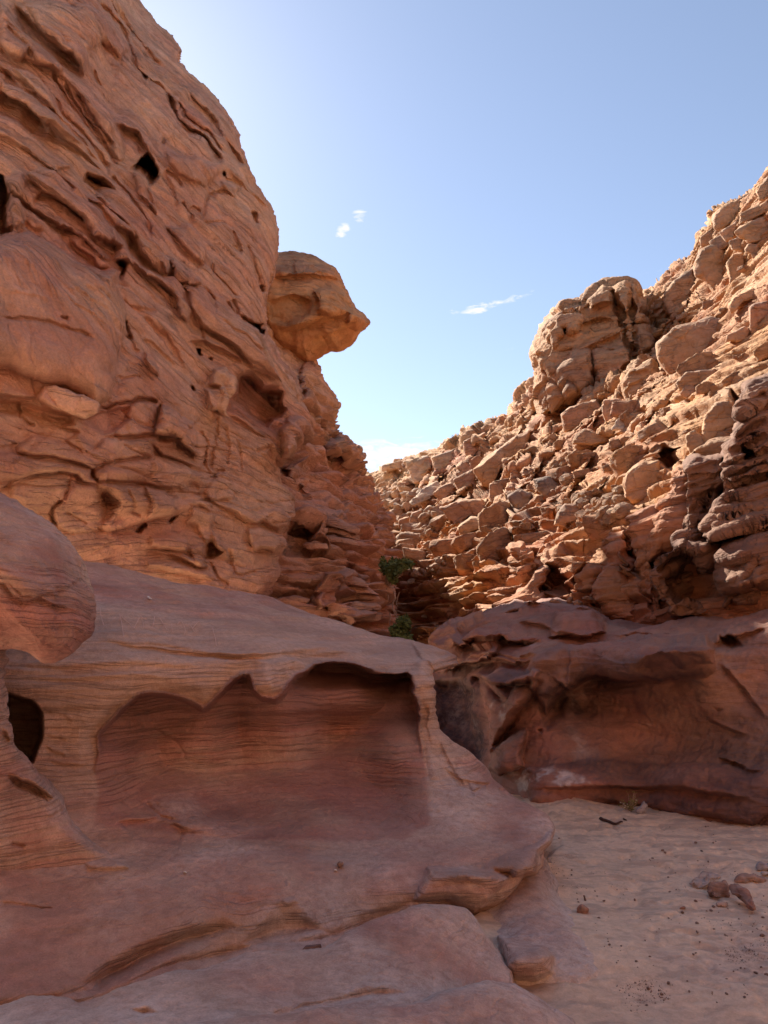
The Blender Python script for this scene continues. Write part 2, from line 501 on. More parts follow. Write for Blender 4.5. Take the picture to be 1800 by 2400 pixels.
# ---------------------------------------------------------------- materials
def rock_material(name, tan, red, varnish, pale, bump=.012, fine=60.0, band=6.0, band_amt=.35, rough=.9, speck=.25, big=1.2, laminae=.34):
    m = bpy.data.materials.new(name); m.use_nodes = True
    t = m.node_tree; N, L = t.nodes, t.links
    bs = N['Principled BSDF']
    bs.inputs['Roughness'].default_value = rough
    bs.inputs['Specular IOR Level'].default_value = .18
    tc = N.new('ShaderNodeTexCoord')
    at = N.new('ShaderNodeAttribute'); at.attribute_name = 'tint'
    sep = N.new('ShaderNodeSeparateColor'); L.new(at.outputs['Color'], sep.inputs[0])
    def noise(scale, detail=6, rough=.6, vec=None, dist=0):
        n = N.new('ShaderNodeTexNoise'); n.inputs['Scale'].default_value = scale
        n.inputs['Detail'].default_value = detail; n.inputs['Roughness'].default_value = rough
        n.inputs['Distortion'].default_value = dist
        L.new(vec if vec is not None else tc.outputs['Object'], n.inputs['Vector'])
        return n
    def math_(op, a, b=None, c=None, clamp=False):
        k = N.new('ShaderNodeMath'); k.operation = op; k.use_clamp = clamp
        for i, v in enumerate((a, b, c)):
            if v is None: continue
            if isinstance(v, (int, float)): k.inputs[i].default_value = v
            else: L.new(v, k.inputs[i])
        return k.outputs[0]
    def mix(f, a, b, mode='MIX'):
        k = N.new('ShaderNodeMix'); k.data_type = 'RGBA'; k.blend_type = mode; k.clamp_factor = True
        if isinstance(f, (int, float)): k.inputs['Factor'].default_value = f
        else: L.new(f, k.inputs['Factor'])
        for s, v in (('A', a), ('B', b)):
            if isinstance(v, tuple): k.inputs[s].default_value = v + (1,)
            else: L.new(v, k.inputs[s])
        return k.outputs['Result']
    big_n = noise(big, 7, .62, dist=.4)
    mp = N.new('ShaderNodeMapping'); mp.inputs['Scale'].default_value = (.5, .5, band)
    wv = noise(.9, 4, .5)
    sx = N.new('ShaderNodeSeparateXYZ'); L.new(tc.outputs['Object'], sx.inputs[0])
    bed = math_('MULTIPLY_ADD', wv.outputs['Fac'], .22, at.outputs['Alpha'])
    cx = N.new('ShaderNodeCombineXYZ'); L.new(sx.outputs[0], cx.inputs[0]); L.new(sx.outputs[1], cx.inputs[1]); L.new(bed, cx.inputs[2])
    L.new(cx.outputs[0], mp.inputs[0])
    mp2 = N.new('ShaderNodeMapping'); mp2.inputs['Scale'].default_value = (.9, .9, band * 1.6)
    L.new(cx.outputs[0], mp2.inputs[0])
    lam_n = noise(1.0, 3, .55, mp2.outputs[0])
    lam = math_('SUBTRACT', 1.0, math_('MULTIPLY', math_('ABSOLUTE', math_('SUBTRACT', lam_n.outputs['Fac'], .5)), 22, clamp=True), clamp=True)
    band_n = noise(1.0, 8, .68, mp.outputs[0])
    fine_n = noise(fine, 5, .7)
    mid_n = noise(fine * .16, 6, .65, dist=.3)
    # bedding shows on cut faces, hardly on worn floors
    ge = N.new('ShaderNodeNewGeometry'); gs = N.new('ShaderNodeSeparateXYZ'); L.new(ge.outputs['Normal'], gs.inputs[0])
    cut = math_('MULTIPLY_ADD', math_('ABSOLUTE', gs.outputs[2]), -2.6, 2.5, clamp=True)
    lam = math_('MULTIPLY', lam, math_('MULTIPLY_ADD', cut, .85, .15))
    # red against tan
    f = math_('MULTIPLY_ADD', big_n.outputs['Fac'], 2.4, -1.2)
    f = math_('ADD', f, sep.outputs[0])
    f2 = math_('MULTIPLY_ADD', band_n.outputs['Fac'], 3.2 * band_amt, -1.6 * band_amt)
    f = math_('ADD', f, math_('MULTIPLY', f2, math_('MULTIPLY_ADD', cut, .75, .25)), clamp=True)
    col = mix(f, tan, red)
    # pale dust / salt
    g = math_('MULTIPLY_ADD', mid_n.outputs['Fac'], 2.2, -1.1)
    pf = math_('MULTIPLY', sep.outputs[2], math_('ADD', g, .85, clamp=True), clamp=True)
    col = mix(pf, col, pale)
    # dark varnish
    vf = math_('MULTIPLY', sep.outputs[1], math_('MULTIPLY_ADD', mid_n.outputs['Fac'], 1.6, -.1, clamp=True), clamp=True)
    col = mix(vf, col, varnish)
    # grain
    gr = math_('MULTIPLY_ADD', fine_n.outputs['Fac'], speck * 2, 1 - speck)
    gr2 = math_('MULTIPLY_ADD', band_n.outputs['Fac'], .9, .55)
    gr3 = math_('MULTIPLY_ADD', mid_n.outputs['Fac'], .8, .6)
    gr4 = math_('MULTIPLY_ADD', math_('MULTIPLY', lam, math_('MULTIPLY_ADD', big_n.outputs['Fac'], 2.4, -.7, clamp=True)), -laminae, 1.0)
    gr = math_('MULTIPLY', math_('MULTIPLY', math_('MULTIPLY', gr, gr2), gr3), gr4)
    cb = N.new('ShaderNodeCombineColor')
    for i in range(3): L.new(gr, cb.inputs[i])
    col = mix(1.0, col, cb.outputs[0], 'MULTIPLY')
    L.new(col, bs.inputs['Base Color'])
    h = math_('ADD', math_('MULTIPLY', fine_n.outputs['Fac'], .45), math_('MULTIPLY', mid_n.outputs['Fac'], 1.3))
    h = math_('ADD', h, math_('MULTIPLY', band_n.outputs['Fac'], 1.2))
    h = math_('MULTIPLY_ADD', lam, -.5, h)
    bp = N.new('ShaderNodeBump'); bp.inputs['Strength'].default_value = .9; bp.inputs['Distance'].default_value = bump
    L.new(h, bp.inputs['Height']); L.new(bp.outputs[0], bs.inputs['Normal'])
    return m

def plain_material(name, col, rough=.8, var=.3, scale=30, bump=.004):
    m = bpy.data.materials.new(name); m.use_nodes = True
    t = m.node_tree; N, L = t.nodes, t.links
    bs = N['Principled BSDF']; bs.inputs['Roughness'].default_value = rough; bs.inputs['Specular IOR Level'].default_value = .2
    tc = N.new('ShaderNodeTexCoord'); n = N.new('ShaderNodeTexNoise'); n.inputs['Scale'].default_value = scale; n.inputs['Detail'].default_value = 6
    L.new(tc.outputs['Object'], n.inputs['Vector'])
    r = N.new('ShaderNodeValToRGB')
    r.color_ramp.elements[0].position = .3; r.color_ramp.elements[1].position = .7
    r.color_ramp.elements[0].color = tuple(c * (1 - var) for c in col) + (1,)
    r.color_ramp.elements[1].color = tuple(min(1, c * (1 + var)) for c in col) + (1,)
    L.new(n.outputs['Fac'], r.inputs[0]); L.new(r.outputs[0], bs.inputs['Base Color'])
    bp = N.new('ShaderNodeBump'); bp.inputs['Distance'].default_value = bump
    L.new(n.outputs['Fac'], bp.inputs['Height']); L.new(bp.outputs[0], bs.inputs['Normal'])
    return m

M_CLIFF = rock_material('shaded_sandstone', (.66, .40, .26), (.56, .275, .195), (.21, .13, .105), (.68, .50, .385), bump=.045, fine=42, band=5.0, band_amt=.2, speck=.36, laminae=.2, big=.7)
M_SHELF = rock_material('smooth_sandstone', (.57, .385, .295), (.46, .225, .18), (.17, .105, .09), (.67, .55, .485), bump=.016, fine=120, band=20, band_amt=.75, speck=.42, big=1.6)
M_SLOPE = rock_material('sunlit_sandstone', (.52, .265, .115), (.45, .175, .09), (.20, .135, .11), (.68, .49, .33), bump=.05, fine=14, band=2.2, band_amt=.25, big=.35)
M_DARK = rock_material('shade_darkened_sandstone', (.36, .20, .125), (.27, .12, .08), (.12, .072, .055), (.40, .28, .2), bump=.02, fine=40, band=5, band_amt=.3, big=1)  # dark brown rock, darkened further by shade put into the colour
M_WALL = rock_material('dark_red_sandstone', (.45, .27, .19), (.36, .165, .122), (.10, .06, .058), (.68, .56, .51), bump=.01, fine=60, band=4, band_amt=.3, big=1.1)
M_SAND = rock_material('canyon_sand', (.80, .575, .40), (.58, .37, .275), (.19, .14, .135), (.72, .57, .43), bump=.010, fine=110, band=1.0, band_amt=.05, speck=.22, big=1.4)

# ---------------------------------------------------------------- left cliff
LEFT_SIL = [(60, -700), (150, -450), (240, -230), (325, 0), (353, 33), (374, 62), (399, 81), (415, 103), (420, 117), (417, 146), (434, 168), (472, 198), (499, 220), (521, 249),
            (542, 282), (559, 315), (561, 336), (575, 369), (588, 404), (602, 434), (618, 456), (632, 483), (644, 510), (649, 537), (647, 570), (645, 597), (637, 640),
            (624, 683), (620, 727), (621, 770), (626, 787), (640, 808), (651, 841), (673, 863), (692, 895), (700, 917), (702, 944), (720, 964), (732, 987), (727, 1020), (700, 1047),
            (668, 1072), (645, 1090), (651, 1118), (659, 1134), (678, 1166), (681, 1199), (678, 1231), (662, 1258), (659, 1302), (651, 1329), (640, 1351), (637, 1383), (632, 1416), (622, 1470)]
left_depth = Depth([(-140, 1300, 6.9), (0, 1300, 7.4), (0, 1000, 7.2), (0, 700, 7.6), (0, 300, 8.8), (0, 0, 9.8), (0, -500, 12), (300, 1300, 8.6), (300, 1000, 8.3), (300, 700, 8.9),
                    (300, 300, 10.2), (250, 0, 11.2), (640, 1400, 10.3), (680, 1200, 10.7), (640, 1000, 10.7), (650, 800, 10.6), (640, 560, 11.6), (560, 330, 12), (420, 130, 12.5),
                    (325, 0, 13), (150, -500, 15.5), (500, 800, 9.8), (500, 1100, 9.8), (500, 500, 10.8), (-140, 200, 8.6), (-140, 900, 6.7)])
RL = Relief(.4).many('''
P .13 16 | k 180,800 330,700 450,720 640,790 780,850 920,830 1000,740 1130,715 1200,735 1480,705 1560,725 1500,790 1520,860 1430,915 1180,940 1050,985 980,1010 880,1028 780,985 720,965 600,945 520,915 250,905 180,870
P .13 16 | k -80,870 160,870 250,920 520,925 600,955 720,985 880,1040 880,1100 910,1180 780,1150 720,1085 560,1055 400,1065 300,1095 180,1135 -80,1135
P .15 18 | k 890,1040 990,1015 1180,950 1430,925 1500,880 l 60,845 150,860 320,910 440,1000 540,1090 500,1190 330,1165 120,1138 0,1095 k 1250,1165 1100,1147 940,1145
P .15 18 | k 920,1162 1250,1178 1500,1188 1659,1240 1659,1480 1480,1530 1380,1565 1240,1610 1060,1640 1000,1600 1130,1480 1150,1350 1100,1270 1000,1220
P .10 14 | k 120,1150 300,1110 560,1068 660,1088 640,1150 620,1340 540,1420 400,1480 300,1460 100,1300
P .08 12 | k 560,1400 620,1350 700,1165 780,1172 900,1197 1000,1300 1100,1420 1000,1640 700,1659 600,1600 550,1480
P .12 12 | l 0,680 200,692 330,768 430,945 260,880 150,850 50,750
P .13 14 | l 0,1115 120,1147 300,1137 480,1217 530,1260 560,1370 420,1300 340,1330 150,1400 0,1440
P .12 12 | l 500,1202 740,1248 900,1312 980,1342 1160,1320 1280,1440 1200,1540 1060,1440 980,1465 860,1420 640,1305
P .12 10 | l 0,1580 200,1570 330,1620 332,1722 150,1687 0,1672
P .12 10 | l 0,1697 150,1702 420,1777 530,1840 520,1867 420,1857 270,1767
P .10 10 | l 0,1800 200,1800 420,1882 570,1950 560,1987 300,1922 100,1867 0,1860
P .12 8 | l 350,1690 480,1650 540,1820 430,1830
P .18 18 | c 300,0 560,20 900,350 1090,600 1200,740 1050,720 900,650 790,490 560,310 260,60
P .12 14 | c 400,-60 560,-20 740,210 1060,390 1280,610 1250,650 1100,570 900,350 600,40
P .15 16 | c 940,200 1150,280 1400,550 1659,870 1659,1000 1560,940 1390,780 1270,620 1060,390
P .12 14 | c 180,270 420,300 640,380 800,520 860,640 1000,780 1100,890 960,830 790,640 560,530 420,450
P .18 20 | d 0,180 240,430 430,600 560,780 600,860 590,1060 520,1000 430,780 330,690 100,560 40,500
P .15 24 | d 400,420 650,560 830,820 1070,1010 1340,1190 1540,1640 1400,1560 1150,1370 860,1130 730,1090 600,930 590,760 440,600
P .12 20 | a -60,100 60,60 250,320 640,690 900,900 1180,1200 1240,1500 1190,1520 1000,1250 740,880 510,680 280,620 90,520 -60,400
P .13 16 | a -60,540 200,660 380,760 600,1090 860,1350 1090,1620 960,1500 660,1200 440,1000 240,830 -60,640
P .17 16 | a -60,680 190,850 470,1040 800,1410 1000,1620 1100,1700 900,1560 570,1340 440,1230 250,1040 -60,850
P .12 16 | a -60,1080 200,1180 300,1330 500,1500 700,1640 500,1659 300,1500 -60,1340
P .12 22 | a 230,0 560,0 900,60 1130,250 1240,480 1180,560 1010,400 880,480 820,720 680,500 560,400 400,260
P .12 22 | b 360,650 640,700 880,780 890,850 760,980 640,960 480,880 380,780
L 0.211 34.00 | a 120,-20 250,120 370,250 470,350 560,420 700,530 770,620 840,780
P .10 20 | a 0,-20 90,120 170,160 250,300 400,470 500,560 620,690 520,700 380,640 280,500 200,610 90,540 0,450
L 0.056 9.00 | a 0,450 100,560 200,612 260,590
L 0.056 10.00 | a 30,120 90,220 180,310 250,345
C 0.057 3.75 | a 60,280 140,350 230,430 270,470
L 0.099 13.00 | a 0,560 80,620 170,720 240,800 340,900
L 0.124 22.00 | a 0,680 90,740 190,860 330,930 470,1050 580,1110
L 0.223 34.00 | a 0,860 120,960 250,1040 380,1150 440,1250 480,1330
L 0.124 20.00 | a 250,1040 370,1130 470,1220 570,1300 660,1360
L 0.124 18.00 | a 380,1100 520,1210 640,1310 800,1420 900,1510 1000,1620
C 0.103 3.75 | a 510,680 530,790 620,900 700,1000 800,1110 890,1230 980,1340 1060,1460 1150,1560 1190,1600
C 0.103 3.75 | a 620,800 720,960 850,1110 960,1260 1050,1390 1120,1490 1190,1520
C 0.092 3.75 | a 740,880 880,1060 1000,1200 1080,1330 1140,1400
C 0.081 3.00 | a 380,760 460,900 560,1010 600,1090
C 0.115 3.75 | a 560,1060 700,1200 860,1350 960,1480 1090,1620
C 0.057 3.00 | a 910,680 940,760 990,830
O .1 45 | a 900,330 1050,360 1180,520 1230,760 1100,870 1000,760 920,600
L 0.155 34.00 | a 1100,1150 1240,1250 1330,1290 1400,1420 1470,1530
O 1.3 10 | b 50,775 110,720 190,650 250,740 290,830 300,890 240,940 190,860 120,810
C 0.103 3.75 | a 940,20 1060,120 1170,260 1240,380 1260,480 1300,600 1370,690 1440,800
C 0.103 3.75 | a 1040,-10 1150,130 1250,260 1290,370
L 0.099 14.00 | a 1130,-10 1220,140 1330,320 1430,480 1560,600 1659,690
L 0.062 10.00 | a 1280,-10 1400,180 1520,330 1620,470
O 0.25 6 | a 1390,680 1430,720 1445,760 1420,790 1390,740
C 0.081 3.00 | a 1440,760 1560,830 1659,920
C 0.196 5.25 | b 370,60 430,170 480,320 560,410 650,490 720,530 790,620 850,700 900,780
C 0.115 3.75 | b 480,130 560,290 680,380 780,480 850,570 930,660
L 0.124 24.00 | b 560,30 700,180 830,290 880,340 910,440 930,580
O .16 12 | b 920,450 1000,560 1070,650 1150,790 1050,800 960,700
O 0.28 5 | b 895,850 950,850 940,895 912,915
L 0.074 10.00 | b 930,780 1010,890 1090,960 1160,1060 1240,1120 1330,1210 1400,1310
C 0.081 3.00 | b 920,900 1020,950 1070,1000 1050,1060
C 0.057 3.00 | b 1000,1060 860,1040 780,1060 740,1170 715,1330
P .08 12 | b 910,920 1020,940 1075,1000 1050,1090 960,1050 900,1000
O 0.11 6 | b 1180,1210 1250,1230 1285,1350 1220,1370 1180,1300
C 0.057 3.00 | b 715,1350 850,1350 960,1340
C 0.081 3.75 | b 1010,1420 1040,1520 1090,1600
O .1 8 | b 345,480 380,490 370,560 310,640 310,560
C 0.081 3.00 | b 610,1180 690,1240
C 0.069 3.00 | b 340,850 430,1000 480,1190
C 0.081 3.00 | b 520,1130 600,1270 660,1400
C 0.103 3.75 | b 200,960 270,1140
C 0.103 3.75 | b 150,1050 220,1200 280,1270
C 0.069 3.75 | b 350,840 450,900 520,1000
P .12 14 | b 70,820 150,830 220,920 300,1090 280,1270 180,1180 80,900
O .42 14 | c 800,80 830,0 900,40 1010,70 1140,220 1060,215 940,210 880,160
O .7 12 | c -200,-60 40,60 100,220 90,320 60,430 70,560 120,560 120,620 0,690 -200,700
P .14 14 | c 50,70 200,60 260,160 400,250 320,310 180,260 110,200
P .12 14 | c 100,290 180,270 230,400 240,560 130,580 90,450
L 0.161 28.00 | c 230,60 330,180 400,250 560,330 700,400 790,500 860,640
L 0.087 18.00 | c 180,250 300,320 420,450 560,530 700,560 800,600
L 0.074 15.00 | c 220,480 300,560 420,610
L 0.074 15.00 | c 400,540 560,550 700,600 790,660 860,720 980,790
L 0.124 24.00 | c 640,640 780,760 890,840 980,930 1100,960
L 0.087 20.00 | c 850,600 950,690 1080,700 1190,740
P .12 14 | c 1050,560 1200,670 1280,860 1290,930 1200,900 1090,880 1130,760
O 0.39 7 | c 1100,890 1180,880 1220,930 1190,1060 1150,1060 1160,1000
O .4 22 | c 1210,650 1320,650 1390,790 1560,950 1659,1010 1700,1110 1480,1010 1330,970 1290,900 1210,750
L 0.087 18.00 | c 1100,560 1200,620 1290,660
L 0.087 16.00 | c 520,-20 640,120 740,220 900,340 1060,400 1180,480 1280,630
L 0.105 20.00 | c 940,210 1150,290 1270,420 1400,560 1500,690 1600,800 1680,880
C 0.092 3.75 | c 1100,0 1250,240 1360,400 1450,560 1480,650
C 0.092 3.75 | c 520,40 600,120 720,220
P .36 70 | c -400,760 60,680 240,620 480,700 760,900 1130,980 1160,1150 1230,1400 1220,1580 1180,1659 k 1120,0 1110,110 1090,330 930,420 800,300 640,220 440,190 250,130 100,40 0,20 -400,20
L 0.034 7.00 | c 730,1100 830,1190 920,1260 1050,1330 1150,1420
L 0.037 8.00 | c 620,1170 740,1290 850,1350 930,1390 1000,1480 1100,1580
C 0.057 3.00 | c 0,1400 250,1410 480,1440 620,1490 800,1560 920,1640
L 0.031 8.00 | c 440,770 600,880 700,900 780,1020
L 0.031 7.00 | c 500,740 640,760 760,900
O 0.07 5 | c 580,1385 680,1390 690,1440 610,1430
L 0.025 6.00 | c 0,1190 200,1200 380,1210 560,1290
L 0.031 6.00 | c 620,1180 840,1100 1000,1180 1160,1240
L 0.062 10.00 | c 1180,1200 1260,1290 1380,1350 1520,1370
C 0.138 4.50 | c 1230,1440 1230,1560 1270,1659
L 0.186 24.00 | k -60,290 150,330 300,345 400,330
P .2 7 | k 420,235 520,215 680,270 760,300 950,405 950,495 820,560 500,450 370,350
L 0.099 14.00 | k 380,340 500,440 640,490 800,540 940,490
O .16 16 | k -80,330 200,350 700,480 740,620 600,640 350,580 250,540 -80,520
C 0.103 3.00 | k 170,370 210,520 300,590 350,612
C 0.115 3.75 | k 350,565 430,602 530,600 650,660 780,690
O .14 14 | k 800,560 960,440 1270,400 1270,560 1130,700 1000,710 880,640
C 0.161 3.75 | k 950,442 1040,432 1130,400 1250,402 1310,370 1450,380 1520,400
C 0.092 3.00 | k 1545,400 1510,560 1490,690
C 0.057 2.60 | k 1120,152 1200,160 1340,160
L 0.050 8.00 | k -60,815 100,800 190,765
L 0.112 11.00 | k 180,870 250,910 420,905 520,920 600,950 720,972 780,990 880,1032 990,1010 1050,990
L 0.136 13.00 | k 980,720 1130,702 1200,722 1300,710 1480,690 1560,712 1700,730
L 0.081 10.00 | k 1050,990 1180,945 1320,930 1430,920 1520,865
L 0.112 12.00 | k -60,1140 180,1142 300,1100 400,1070 560,1060 720,1090 780,1160 900,1192
L 0.087 8.00 | k 900,1140 940,1152 1100,1152 1250,1172 1500,1182 1700,1240
C 0.103 3.75 | k 900,1030 885,1100 930,1160
O .26 34 | k 930,1200 1080,1225 1150,1350 1130,1480 1040,1600 1000,1500 880,1300
L 0.124 24.00 | k 915,1190 1050,1222 1130,1310 1155,1430
C 0.115 3.75 | k 620,1340 550,1410 545,1480 600,1600
C 0.069 3.00 | k 640,1110 630,1250 660,1390
P .05 8 | k 640,1100 720,1110 690,1250 670,1380 620,1360 630,1200
O 0.28 6 | k 1260,1665 1380,1590 1460,1550 1470,1600 1360,1670
L 0.099 12.00 | k 1060,1650 1240,1612 1400,1562 1480,1540 1620,1490
C 0.057 3.00 | k 1220,1210 1290,1350 1310,1450 1400,1500
C 0.057 3.00 | k 690,1460 800,1520 900,1580
L 0.031 9.00 | k 200,700 420,690 600,780 760,860 900,820
P .12 10 | k 620,760 760,690 920,830 820,870 700,810
O .5 16 | l 820,80 960,100 1020,160 1060,225 1240,235 1260,420 1250,500 1160,530 1090,610 980,560 880,480 720,330 780,200
L 0.186 40.00 | l 830,70 960,90 1040,225 1150,205 1235,205
L 0.062 10.00 | l 740,300 860,380 980,480 1100,620
L 0.124 14.00 | l 720,455 850,545 960,635 1100,690
P .3 18 | l 1180,860 1190,760 1220,600 1300,490 1380,500 1430,560 1420,690 1350,760 1260,850
P .2 9 | l 580,60 700,50 710,95 790,130 790,250 720,330 640,225 560,190
P .18 9 | l 530,230 700,225 720,350 705,490 620,430 540,425
O 0.22 6 | l 385,185 440,190 455,240 420,265
O 0.44 6 | d 665,1300 720,1310 740,1380 705,1392 670,1355
O 0.28 6 | d 780,1380 840,1385 830,1450
C 0.092 3.00 | d 720,1090 725,1230
L 0.124 22.00 | d 600,930 700,1020 730,1090 860,1130 1000,1230 1150,1370 1250,1500 1400,1560 1540,1659
L 0.149 26.00 | d 560,1250 640,1232 740,1250 860,1300 980,1370 1090,1420 1100,1520
O .5 10 | d 1075,950 1150,1030 1240,1060 1310,1085 1335,1200 1210,1130 1100,1050
L 0.062 10.00 | d 840,960 1000,1050 1150,1200 1260,1300 1400,1370
L 0.136 26.00 | d 240,430 340,520 430,600 500,680 560,780 600,860 600,1000
C 0.115 3.75 | d 400,420 440,590 500,670 600,690 740,720 830,820 870,950
O 0.17 6 | d 565,682 660,688 700,715 620,718
L 0.087 16.00 | d -20,500 100,560 200,620 330,690 430,790 520,1010 560,1080
L 0.074 12.00 | d 60,1050 170,1005 250,1080 380,1180 500,1310 560,1450 590,1580
L 0.062 10.00 | d 100,1200 200,1202 300,1280 430,1370 530,1490
P .16 7 | d 150,1340 240,1380 290,1500 280,1590 200,1560 140,1460
L 0.074 12.00 | d -60,1180 30,1220 50,1330 130,1350
C 0.081 3.00 | d 780,450 830,600 950,700 1060,830
C 0.081 3.75 | d 1010,330 1080,380 1110,360
L 0.050 6.00 | d 780,320 850,335 905,410
C 0.092 3.00 | d 960,840 1000,920 1060,1000
C 0.092 3.00 | d 1010,830 1060,930 1080,1000
C 0.138 3.75 | d 1310,700 1320,770
P .1 22 | d 380,120 640,80 760,330 740,480 640,470 480,300
C 0.069 3.00 | d 380,130 460,270 600,420 700,510 740,490
C 0.069 3.00 | d 1150,300 1180,420 1290,620 1330,740
P .22 20 | l 90,390 200,450 360,560 440,640 460,860 330,760 200,650 40,640
L 0.161 18.00 | l 0,650 100,660 200,640 350,740 460,860
L 0.087 12.00 | l 0,675 200,690 330,765 400,850 440,940
L 0.099 10.00 | l 50,750 150,850 260,880 350,920 435,955
L 0.099 9.00 | l 0,1100 120,1142 300,1130 330,1172 480,1212
O .12 16 | l 340,1080 420,1040 520,1100 490,1190 340,1150
L 0.099 10.00 | l 500,1190 570,1242 700,1242 780,1290 960,1340 1060,1330
L 0.099 13.00 | l 640,1310 760,1370 860,1420 900,1460 980,1472 1060,1440 1160,1450
P .08 12 | l 540,1080 640,985 740,990 780,1160 760,1250 560,1230 510,1180
C 0.103 3.00 | l 510,1060 560,1050 620,990 700,980
O 0.28 6 | l 165,1410 250,1380 200,1475
O .4 10 | l 490,1660 560,1610 650,1735 590,1790 520,1780
P .14 8 | l 560,1500 650,1580 660,1720 570,1690
L 0.105 9.00 | l 0,1680 150,1690 330,1725
L 0.093 9.00 | l 150,1700 270,1770 420,1865 520,1875
L 0.050 10.00 | l 100,1860 300,1920 500,1985
C 0.081 3.00 | l 660,1680 740,1800 750,1920 800,1942 950,1890
C 0.092 3.00 | l 550,1800 590,1960 720,2035
L 0.074 10.00 | l 910,1720 1000,1700 1100,1690 1150,1760
P .13 8 | l 890,1500 1000,1490 1180,1560 1200,1640 1150,1720 1020,1690 950,1720 890,1580
P .1 10 | l 340,1330 400,1300 560,1370 570,1600 500,1650 440,1480 330,1450
C 0.069 3.00 | l 520,560 600,500 620,640 560,800 580,1000
C 0.069 3.00 | l 440,600 500,700 500,840 560,1050
C 0.057 3.00 | l 680,560 720,760 710,960
C 0.057 3.00 | l 820,760 960,820 1080,760 1120,900
C 0.057 3.00 | l 780,690 840,860 830,1010
O .08 10 | l 1100,900 1170,980 1175,1060 1120,980
L 0.037 8.00 | l 930,730 1000,830 1090,850 1150,960
''')



def left_bed(P):
    x, y, z = P[..., 0], P[..., 1], P[..., 2]
    return z + .85 * sstep((z - 3.2) / 3.5) * (y + .5 * x - 8) + .25 * nz(P, 2.2, 3)
def left_disp(P, px, py):
    x, y, z = P[..., 0], P[..., 1], P[..., 2]
    a = y + .5 * x
    s = left_bed(P)
    Q = np.stack([x / 1.0, a / 1.0, s * 1.0], -1)
    up = sstep((z - 4.2) / 2)
    st = nz(Q, (1.3, 1.3, .16), 5) + .7 * nz(Q, (.7, .7, .075), 6)
    st = np.tanh(2.2 * st) * (.35 + .65 * sstep(.5 + 1.6 * nz(P, 1.1, 9)))
    lump = .07 * fbm(P, 1.5, 3, 11)
    logs = np.tanh(1.6 * (nz(Q, (2.6, 2.6, .42), 12) + .5 * nz(Q, (1.6, 1.6, .2), 13)))
    lump = lump + .065 * logs * (.15 + .85 * up) * sstep((11 - z) / 2) + .085 * np.tanh(2.2 * nz(Q, (2.6, 2.6, .36), 14)) * (1 - up)
    rough = .022 * fbm(P, .30, 4, 21, .55) + .006 * fbm(P, .05, 3, 31, .6)
    f1, f2, idn, tl, _v = vor(np.stack([x, a, s * 1.5], -1) + .12 * nz(P, .5, 44)[..., None], .62, 3)
    cr = -np.exp(-((f2 - f1) / .05) ** 2) * sstep(.1 + 1.8 * nz(P, 1.3, 41))
    fis = nz(P + .1 * fbm(P, .4, 2, 15)[..., None], 1, 0) * 0 + nz(np.stack([x, a, s + .06 * nz(P, .35, 16)], -1), (1.4, 1.4, .34), 17)
    rough = rough - .036 * np.exp(-(fis / .05) ** 2) * sstep(.5 + 1.5 * nz(P, .8, 18))
    return lump + .028 * st * (.6 + .6 * up) + 1.3 * rough + .02 * cr + (.03 * (idn - .5) + .05 * np.clip(tl, -.4, .4)) * sstep(.3 + 1.5 * nz(P, 1.6, 42)) * (1 - .7 * up)

def left_tint(P, px, py, H):
    z = P[..., 2]
    n = fbm(P, (1.4, 1.4, .6), 4, 51)
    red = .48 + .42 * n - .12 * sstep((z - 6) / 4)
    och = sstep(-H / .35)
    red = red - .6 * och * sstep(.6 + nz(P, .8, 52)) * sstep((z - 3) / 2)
    for m, a in LEFT_RED: red = red + a * m.at(px, py)
    var = np.clip(.22 + .5 * fbm(P, (1.0, 1.0, .35), 4, 53), 0, 1) * sstep(.5 + H / .3)
    pale = np.clip(.12 + .5 * fbm(P, .9, 3, 54), 0, 1)
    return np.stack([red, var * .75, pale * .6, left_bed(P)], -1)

LEFT_RED = [(mask('l 780,200 1020,160 1260,240 1250,500 1090,640 880,520 720,440 720,330', 12), .7), (mask('k 800,560 960,440 1270,400 1270,560 1130,700 1000,710 880,640', 20), .55),
            (mask('k 640,1100 720,1110 690,1250 670,1380 620,1360 630,1200', 5), .9), (mask('k -80,330 200,350 740,480 760,620 600,660 350,600 250,560 -80,560', 20), -.8),
            (mask('k -80,860 180,880 260,1000 180,1140 -80,1140', 20), .4), (mask('k 320,700 640,760 760,860 720,960 500,910 250,900', 16), .3),
            (mask('l 720,620 1100,700 1290,1150 1200,1500 780,1500 740,1000', 40), -.25)]
P, Q, T = sheet([(-140, y) for _, y in LEFT_SIL], LEFT_SIL, left_depth, step=2.3, rad=.55, back_px=40, back=17, nback=40, relief=RL.at, disp=left_disp, tintf=left_tint)  # unseen back run deep to block stray sun on the sand
cliff_props = dict(category='cliff')
left_cliff = link('cliff', mesh_from('cliff', P, Q, T), M_CLIFF, label='tall shaded red sandstone cliff with slanting layers and a dark hole, reaching the top edge', **cliff_props)

